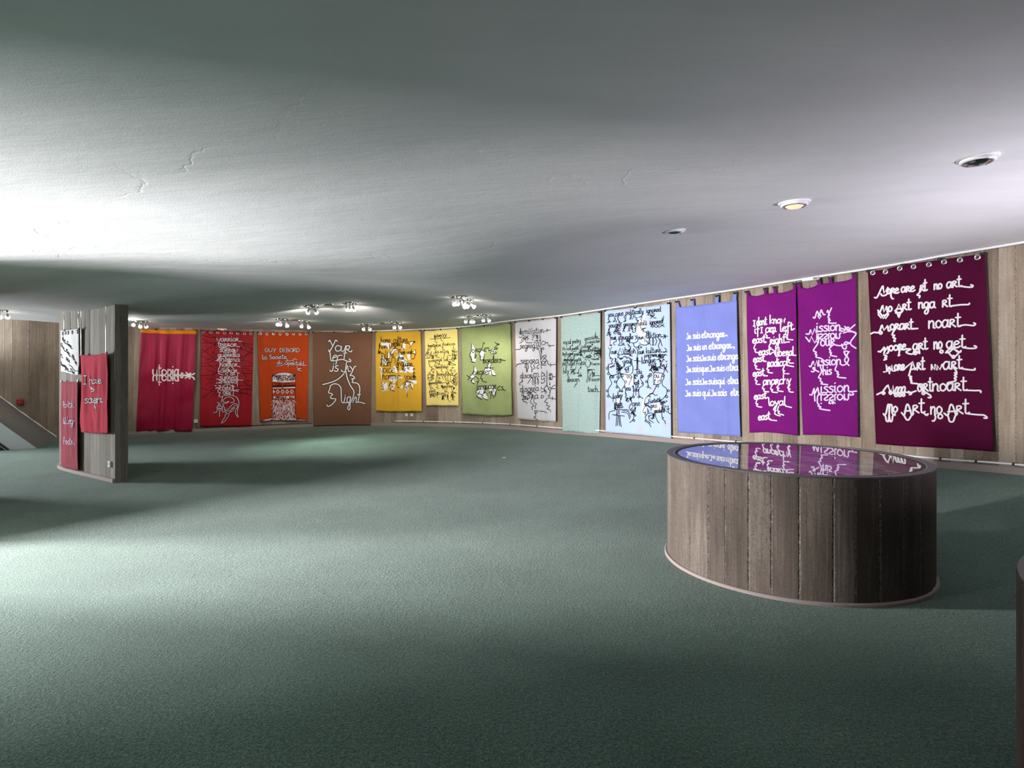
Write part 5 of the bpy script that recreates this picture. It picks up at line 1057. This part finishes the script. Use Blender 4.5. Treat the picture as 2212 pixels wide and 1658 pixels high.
for i, (x, y, a, wd, hg) in enumerate([(-.55, .25, .2, .30, .42), (-.1, .45, -.1, .42, .30), (.38, .40, .35, .30, .42), (-.30, -.15, -.25, .42, .30), (.12, .02, .1, .30, .42), (.55, .02, -.3, .30, .42),
                                       (-.05, -.52, .3, .42, .30), (.42, -.42, .05, .30, .42), (-.62, -.30, .1, .21, .30)]):
    sh = thing('printed_sheet', 'printed sheet lying under the glass of the round concrete table', 'sheet', (2.22+x, 4.73+y, TH-0.053), a, 'printed sheets under the table glass')
    m = MB(); m.box((0, 0, 0), (wd, hg, 0.002)); p = m.build('paper', PAPER, None); p.parent = sh
    m = MB()
    for k in range(6): m.box((rnd.uniform(-.02, .02), hg*(.36-.13*k), 0.0015), (wd*rnd.uniform(.35, .8), .018, 0.001))
    p = m.build('printing', PRINT, None); p.parent = sh

# ---------------------------------------------------------------- recessed downlights
WARM = simple('lit_lens', (0.2, 0.15, 0.1), 0.3, emit=(1.0, 0.78, 0.50), strength=1.0)
LENS = simple('clear_lens', (0.62, 0.60, 0.60), 0.06, 1.0)
def downlight(px, py, Y, label, lit):
    q = W(px, py, Y); z = zc(q.x, q.y)
    t = thing('downlight', label, 'ceiling light', (q.x, q.y, z), 0, 'round downlights along the right of the ceiling')
    T = Matrix.Translation((q.x, q.y, z)) @ Matrix.Diagonal((1, 1, 1.12, 1)); r = 0.112
    m = MB(); m.lathe([(r, 0.02), (r, -0.006), (r*.97, -0.010), (r*.9, -0.011), (r*.885, -0.008), (r*.86, -0.008), (r*.85, -0.022), (r*.8, -0.026), (r*.72, -0.027)], 56, T); m.build('trim_ring', WHITE_PAINT, t, smooth=False)
    m = MB(); m.lathe([(r*.74, -0.020), (r*.72, -0.029), (r*.60, -0.029), (r*.57, -0.020)], 56, T); m.build('inner_ring', STEEL if lit else CHROME, t, smooth=True)
    m = MB(); m.lathe([(r*.58, -0.026), (r*.45, -0.036), (r*.25, -0.041), (0.0001, -0.043)], 48, T); m.build('lens', WARM if lit else LENS, t, smooth=True)
    for k in range(3):
        a = 0.4+k*2.1; m = MB(); m.tube([T @ Vector((r*.8*math.cos(a), r*.8*math.sin(a), -0.024)), T @ Vector((r*.8*math.cos(a), r*.8*math.sin(a), -0.030))], 0.004, 8); m.build('screw', STEEL, t)
downlight(2112, 341, 3.75, 'unlit round chrome downlight in the ceiling, nearest the right edge', False)
downlight(1716, 436, 4.5, 'glowing warm downlight with white stepped ring, the only lit one', True)
downlight(1457, 496, 6.1, 'small unlit chrome downlight in the ceiling, leftmost of three', False)

# ---------------------------------------------------------------- clusters of adjustable spots
BULB = simple('glowing_bulb', (1, 0.95, 0.85), 0.4, emit=(1.0, 0.90, 0.76), strength=25.0)
SPOTS = [  # px, py, Y, label, [(head dx,dy in metres sideways/forward, aim px)], power
    (672, 660, 9.8, 'ceiling spot cluster with two splayed lamps, above the orange banner', [(-.04, .02, 520), (.06, .02, 830)], 34),
    (756, 653.5, 10.0, 'ceiling spot cluster with three lamps turned right, above the brown banner', [(-.06, 0, 830), (.0, -.04, 860), (.05, 0, 900)], 34),
    (610, 687.5, 11.4, 'ceiling spot cluster with three lamps near the orange and red banners', [(-.07, 0, 500), (-.02, -.03, 560), (.08, 0, ('floor', -3.9, 11.4))], 26),
    (657, 693, 12.2, 'ceiling spot cluster with two lamps close to the orange banner top', [(-.04, 0, 600), (.07, 0, ('floor', -3.0, 11.8))], 24),
    (791, 700, 13.0, 'small ceiling spot cluster with two lamps above the brown banner corner', [(-.04, 0, 740), (.06, 0, 850)], 18),
    (855, 696.5, 12.6, 'small ceiling spot cluster with two lamps above the golden banner', [(-.03, 0, 850), (.06, 0, 950)], 20),
    (990, 641, 9.2, 'ceiling spot cluster with three lamps, highest above the olive banner', [(-.07, 0, 1040), (-.02, -.05, 1080), (.06, 0, 1160)], 34),
    (1008, 652, 9.75, 'ceiling spot cluster with three lamps just below the highest cluster', [(-.06, 0, 1150), (-.02, -.05, 1210), (.07, 0, 1280)], 34),
    (1016, 683.5, 12.4, 'ceiling spot cluster with three lamps above the olive banner edge', [(-.08, 0, 960), (.02, 0, 1010), (.05, -.03, 1060)], 20),
    (1048, 688.5, 12.2, 'ceiling spot cluster with two lamps almost touching the white rail', [(-.04, 0, 1050), (.05, 0, 1120)], 20),
    (304, 694, 11.6, 'ceiling spot cluster with one dazzling lamp beside the concrete fin', [(-.12, -.03, 'cam'), (-.02, 0, 340), (.08, 0, 400)], 26),
    (-4, 663, 9.2, 'ceiling spot cluster cut off by the left edge of the picture', [(.03, 0, 10), (.14, 0, 60)], 20),
]
def spot_cluster(px, py, Y, label, heads, power):
    x = (px-CX)/F_PX*Y; z = zc(x, Y)
    t = thing('spotlight_cluster', label, 'spotlight', (x, Y, z), 0, 'spotlight clusters on the ceiling')
    T = Matrix.Translation((x, Y, z)); r = 0.125
    m = MB(); m.lathe([(r, 0.02), (r, -0.010), (r*.96, -0.022), (r*.8, -0.026), (0.0001, -0.028)], 40, T); m.build('ceiling_plate', CHROME, t, smooth=True)
    tg = None
    for (dx, dy, ap) in heads:
        a = Vector((x+dx, Y+dy, z-0.026)); b = a+Vector((0, 0, -0.045))
        flo = isinstance(ap, tuple)
        wp = Vector((-1.5, 1.5, 0)) if ap == 'cam' else Vector((ap[1], ap[2], 0)) if flo else WALL.at(WALL.hit(ap, 0.0)[0])[0]
        aim = Vector((wp.x, wp.y, 0.05 if flo else 1.55)); d = (aim-b); d.z = min(d.z, -(0.2 if ap == 'cam' else 0.55)*math.hypot(d.x, d.y)); d.normalize()
        side = Vector((0, 0, -1)).cross(d)
        m = MB(); m.tube([a, b, b+d*0.012], 0.007, 8); arm = m.build('arm', STEEL, t, smooth=True)
        m = MB(); m.tube([b+d*0.0, b+d*0.025, b+d*0.050], [0.018, 0.020, 0.024], 16); hd = m.build('lamp_head', WHITE_PAINT, t, smooth=True)
        m = MB(); m.tube([b+d*0.048, b+d*0.066, b+d*0.084, b+d*0.092], [0.022, 0.030, 0.032, 0.019], 16); m.build('bulb', BULB, hd, smooth=True)
        l = bpy.data.lights.new('spot_beam', 'SPOT'); l.energy = power*10/len(heads)*SPOT_GAIN*(6.0 if flo else 1.0); l.color = (1.0, 0.93, 0.84); l.spot_size = math.radians(75); l.spot_blend = 0.9; l.shadow_soft_size = 0.03
        o = bpy.data.objects.new('spot_beam', l); C.objects.link(o); o.location = b+d*0.11; o.rotation_euler = (aim-(b+d*0.11)).to_track_quat('-Z', 'Y').to_euler()
        # the glow that each bulb throws back on the ceiling round it
for s in SPOTS: spot_cluster(*s)
for (px, py, Y, lb) in [(708, 656.3, 9.9, 'flat chrome ceiling cap between the two upper left spot clusters'), (637, 690, 11.8, 'flat chrome ceiling cap between the two lower left spot clusters'),
                        (828, 697.5, 12.8, 'flat chrome ceiling cap above the golden banner'), (999, 647, 9.1, 'flat chrome ceiling cap between the two upper right spot clusters'), (1033, 685.5, 12.3, 'flat chrome ceiling cap beside the clusters by the white rail')]:
    x = (px-CX)/F_PX*Y; z = zc(x, Y)
    t = thing('ceiling_cap', lb, 'ceiling cap', (x, Y, z), 0, 'flat caps on the ceiling')
    T = Matrix.Translation((x, Y, z)); m = MB(); m.lathe([(0.10, 0.02), (0.10, -0.006), (0.09, -0.014), (0.0001, -0.016)], 40, T); m.build('cap', CHROME, t, smooth=True)
    m = MB(); m.lathe([(0.008, -0.014), (0.008, -0.020), (0.0001, -0.021)], 12, T); m.build('screw', STEEL, t)

# ---------------------------------------------------------------- services on the walls
def on_wall(surf, px, py, d): return surf.pos(*surf.sz(px, py, d), d)
SOCK = simple('socket_plastic', (0.62, 0.62, 0.60), 0.4)
def socket(surf, px, py, label, sz=0.08):
    p, n = on_wall(surf, px, py, 0.0); R = Matrix.Translation(p) @ n.to_track_quat('Z', 'Y').to_matrix().to_4x4()
    t = thing('wall_socket', label, 'socket', tuple(p))
    m = MB(); h = sz/2
    m.add([R @ Vector(v) for v in [(-h, -h, -.01), (h, -h, -.01), (h, h, -.01), (-h, h, -.01), (-h*.92, -h*.92, .022), (h*.92, -h*.92, .022), (h*.92, h*.92, .022), (-h*.92, h*.92, .022)]],
          [(3, 2, 1, 0), (4, 5, 6, 7), (0, 1, 5, 4), (1, 2, 6, 5), (2, 3, 7, 6), (3, 0, 4, 7)]); m.build('faceplate', SOCK, t)
    m = MB(); m.lathe([(h*.62, .022), (h*.58, .026), (h*.55, .021), (h*.5, .014), (0.0001, .014)], 28, R); m.build('outlet', SOCK, t, smooth=True)
    for s in (-1, 1):
        m = MB(); m.lathe([(0.004, .0155), (0.0001, .0155)], 10, R @ Matrix.Translation((s*0.0095, 0, 0))); m.build('pin_hole', BLACK, t)
    return t
socket(FIN, 238.5, 1001.5, 'white wall socket low on the concrete fin', 0.085)
socket(WALL, 423, 909, 'grey wall socket on the bare wall beside the crimson banner', 0.085)
socket(WALL, 878.5, 895.5, 'left wall socket of the pair below the golden banner', 0.07)
socket(WALL, 890, 895.5, 'right wall socket of the pair below the golden banner', 0.07)
# white conduit with clips
def along(px0, s1, h, d, step=0.1):
    s0 = WALL.hit(px0, d)[0]; k = max(2, int(abs(s1-s0)/step)); P = []
    for i in range(k+1):
        p, n = WALL.at(s0+(s1-s0)*i/k); v = p+n*d; P.append(Vector((v.x, v.y, zf(v.x, v.y)+h)))
    return s0, P
s0, P = along(853, S_[-1]-0.6, 0.115, 0.035)
t = thing('conduit_pipe', 'thin white conduit pipe running along the foot of the curved wall', 'pipe', tuple(P[0]))
m = MB(); m.tube(P, 0.012, 8); m.build('pipe', WHITE_PAINT, t, smooth=True)
for px in (915, 980, 1043, 1103, 1160, 1350, 1431, 1500, 1590, 2032, 2109, 2190):
    h = WALL.hit(px, 0.035); p, n = WALL.at(h[0]); v = p+n*0.03; tt = Vector((-n.y, n.x, 0))
    m = MB(); m.tube([v+tt*-0.012+Vector((0, 0, zf(v.x, v.y)+0.115)), v+tt*0.012+Vector((0, 0, zf(v.x, v.y)+0.115))], 0.018, 10); m.build('pipe_clip', BLACK, t)
# dark cable from the socket
sC, P2_ = along(424, WALL.hit(674, 0.02)[0], 0.085, 0.02)
top = on_wall(WALL, 424, 913, 0.02)[0]
t = thing('black_cable', 'thin black cable dropping from the grey socket and running right along the wall', 'cable', tuple(P2_[0]))
m = MB(); m.tube([top]+P2_, 0.009, 8); m.build('cable', BLACK, t, smooth=True)
for i in (6, 14, 22):
    m = MB(); m.tube([P2_[i]+Vector((-0.012, 0, 0)), P2_[i]+Vector((0.012, 0, 0))], 0.016, 8); m.build('cable_clip', BLACK, t)
# exit light over the red banner, emergency box on the rail
def wall_box(surf, pxa, pya, pxb, pyb, d0, depth, name, label, cat, mat):
    a, n1 = on_wall(surf, pxa, pya, d0); b, n2 = on_wall(surf, pxb, pyb, d0); n = (n1+n2).normalized()
    t = thing(name, label, cat, tuple((a+b)/2)); ax = Vector((b.x-a.x, b.y-a.y, 0)); L = ax.length; ax.normalize(); zc_ = (a.z+b.z)/2
    return t, (a+b)/2, ax, n, L, a, b
t, c, ax, n, L, a, b = wall_box(WALL, 470.5, 712, 490.5, 712.6, 0.0, 0.1, 'exit_light', 'slim white light box with an orange lens above the red banner', 'light', WHITE_PAINT)
R = Matrix((ax, n, Vector((0, 0, 1)))).transposed()
m = MB(); m.box(c+n*0.10+Vector((0, 0, 0.012)), (L, 0.06, 0.026), R); m.build('housing', WHITE_PAINT, t)
m = MB(); m.box(c+n*0.10+Vector((0, 0, -0.004)), (L*0.28, 0.035, 0.010), R); m.build('lens', simple('orange_lens', (1, .4, .05), .4, emit=(1.0, 0.30, 0.01), strength=2.0), t)
t, c, ax, n, L, a, b = wall_box(WALL, 1736, 598, 1773, 593, 0.0, 0.1, 'emergency_light', 'white wedge-shaped light box on the rail above the lilac-lettered banner', 'light', WHITE_PAINT)
R = Matrix((ax, n, Vector((0, 0, 1)))).transposed(); cz = zc(c.x, c.y)
M4 = Matrix.Translation((c.x, c.y, cz-0.035)) @ R.to_4x4(); m = MB(); hl = L/2
m.add([M4 @ Vector(v) for v in [(-hl, .02, .03), (hl, .02, .03), (hl, .02, -.03), (-hl, .02, -.03), (-hl*.86, .10, .022), (hl, .10, .022), (hl, .10, -.022), (-hl*.86, .10, -.022)]],
      [(0, 1, 2, 3), (7, 6, 5, 4), (0, 4, 5, 1), (3, 2, 6, 7), (1, 5, 6, 2), (0, 3, 7, 4)]); m.build('housing', WHITE_PAINT, t)
m = MB(); m.box(M4 @ Vector((hl*.7, .104, -.004)), (hl*.5, .008, .03), R); m.build('lens', LENS, t)

# ---------------------------------------------------------------- stair at far left, with the alarm above it
A = Vector((-9.6, 12.5, zf(-9.6, 12.5))); B = Vector((-8.64, 10.8, zf(-8.64, 10.8))); d = Vector((-0.80, -0.42, 0.86)); TT = 2.0
t = thing('stair_ramp', 'sloping grey concrete stair flank with a white side, rising at the left edge', 'stair', tuple(B))
def P_(p, k): return p+d*k
A2, B2 = P_(A, TT), P_(B, TT); g = lambda p: Vector((p.x, p.y, zf(p.x, p.y)-0.03))
m = MB(); m.add([A+Vector((0, 0, -.03)), B+Vector((0, 0, -.03)), B2, A2, g(A2), g(B2), A, B], [(6, 7, 2, 3), (0, 1, 7, 6), (3, 2, 5, 4), (1, 5, 2, 7), (0, 6, 3, 4), (0, 4, 5, 1)]); m.build('concrete_slope', CONC_RAMP, t)
hor = Vector((d.x, d.y, 0)).normalized(); nn = Vector((hor.y, -hor.x, 0)); nn = nn if nn.y < 0 else -nn; up = Vector((0, 0, 1))
sl = d.normalized(); pn = sl.cross(nn).normalized(); pn = pn if pn.z > 0 else -pn
def side(pts2, off, name, mat, th=0.012):
    """flat piece on the side face; points are (metres left of the foot, metres up)"""
    m = MB(); sl_ = d.z/Vector((d.x, d.y)).length
    pts = [B+hor*h+up*(sl_*q-0.012)+nn*off for h, q in pts2]
    V = pts+[p+nn*th for p in pts]; n_ = len(pts)
    F_ = [tuple(range(n_-1, -1, -1)), tuple(range(n_, 2*n_))]+[(i, (i+1) % n_, n_+(i+1) % n_, n_+i) for i in range(n_)]
    m.add(V, F_); return m.build(name, mat, t)
WHITE_PANEL = simple('bluish_white_panel', (0.66, 0.72, 0.76), 0.5)
side([(0.0, 0.0), (1.8, 1.8), (1.8, 1.42), (0.38, 0.0)], 0.002, 'side_panel', WHITE_PANEL)
side([(0.38, 0.0), (1.8, 1.42), (1.8, 0.9), (0.9, 0.0)], 0.010, 'black_stringer', BLACK, 0.03)
for q in (0.425, 0.60): side([(q, 0.0), (1.8, 1.8-q), (1.8, 1.785-q), (q+0.015, 0.0)], 0.041, 'steel_strip', STEEL, 0.004)
# white caulk line where the slope meets the wall
JP = []
e1 = B-A
for i in range(25):
    x = -9.62-1.55*i/24; best = min(range(len(WC)-1), key=lambda j: abs(WC[j].x-x)); j = best if (WC[best].x <= x) else max(best-1, 0)
    tt = (x-WC[j].x)/(WC[j+1].x-WC[j].x); y = WC[j].y+(WC[j+1].y-WC[j].y)*tt-0.02
    det = e1.x*d.y-e1.y*d.x; qa = ((x-A.x)*d.y-(y-A.y)*d.x)/det; qk = (e1.x*(y-A.y)-e1.y*(x-A.x))/det
    JP.append(Vector((x, y, A.z+qa*e1.z+qk*d.z+0.008)))
m = MB(); m.tube(JP, [0.013+0.006*math.sin(i*2.1) for i in range(25)], 8); m.build('joint_line', WHITE_PAINT, t)
# red alarm sounder
p, n = on_wall(WALL, 45, 867, 0.0)
RED = simple('red_plastic', (0.42, 0.018, 0.018), 0.4)
t = thing('alarm_sounder', 'red square alarm sounder on the concrete wall above the stair', 'alarm', tuple(p))
R = Matrix.Translation(p+n*0.05) @ n.to_track_quat('Z', 'Y').to_matrix().to_4x4()
m = MB(); m.box((0, 0, 0), (0.11, 0.11, 0.10)); m.v = [tuple(R @ Vector(v)) for v in m.v]; m.build('housing', RED, t, bevel=0.012)
m = MB(); m.lathe([(0.044, 0.05), (0.044, 0.053), (0.036, 0.053), (0.030, 0.046), (0.0001, 0.046)], 28, R); m.build('grille', BLACK, t, smooth=True)
m = MB(); m.lathe([(0.012, 0.046), (0.012, 0.052), (0.0001, 0.053)], 16, R); m.build('centre_button', RED, t)
m = MB(); m.tube([R @ Vector((-0.01, -0.055, -0.02)), R @ Vector((-0.05, -0.085, -0.03)), R @ Vector((-0.075, -0.105, -0.04))], 0.006, 8); m.build('cable', STEEL, t)
m = MB(); m.tube([R @ Vector((0.02, 0.05, -0.02)), R @ Vector((0.02, 0.07, -0.02))], 0.012, 10); m.build('cable_gland', RED, t)

# ---------------------------------------------------------------- small things on the carpet
def flat(px, py, name, label, cat, mat, pts, th=0.004):
    Y = F_PX*1.5/(py-HY)
    for _ in range(8):
        x = (px-CX)/F_PX*Y; Y = F_PX*(1.5-zf(x, Y))/(py-HY)
    x = (px-CX)/F_PX*Y; z = zf(x, Y); t = thing(name, label, cat, (x, Y, z))
    m = MB(); n_ = len(pts); V = [(x+a, Y+b, z+0.001) for a, b in pts]+[(x+a*.96, Y+b*.96, z+th) for a, b in pts]
    m.add(V, [tuple(range(n_-1, -1, -1)), tuple(range(n_, 2*n_))]+[(i, (i+1) % n_, n_+(i+1) % n_, n_+i) for i in range(n_)]); m.build(cat.replace(' ', '_')+'_body', mat, t); return t
flat(1089, 988, 'paper_scrap', 'small white scrap lying on the green carpet in the middle of the hall', 'scrap', simple('scrap_paper', (.55, .55, .5), .8), [(-.035, -.03), (.03, -.04), (.036, .02), (.0, .045), (-.03, .03)])
flat(338, 1017, 'floor_cover', 'dark oblong floor cover in the carpet right of the concrete fin', 'floor cover', simple('rusty_cover', (.05, .028, .02), .6), [(-.045, -.06), (.045, -.06), (.045, .06), (-.045, .06)])
flat(887, 932, 'leaf_scrap', 'tiny brown scrap on the carpet below the golden banner', 'scrap', simple('brown_scrap', (.22, .10, .04), .8), [(-.03, -.03), (.035, -.02), (.02, .04), (-.025, .03)])
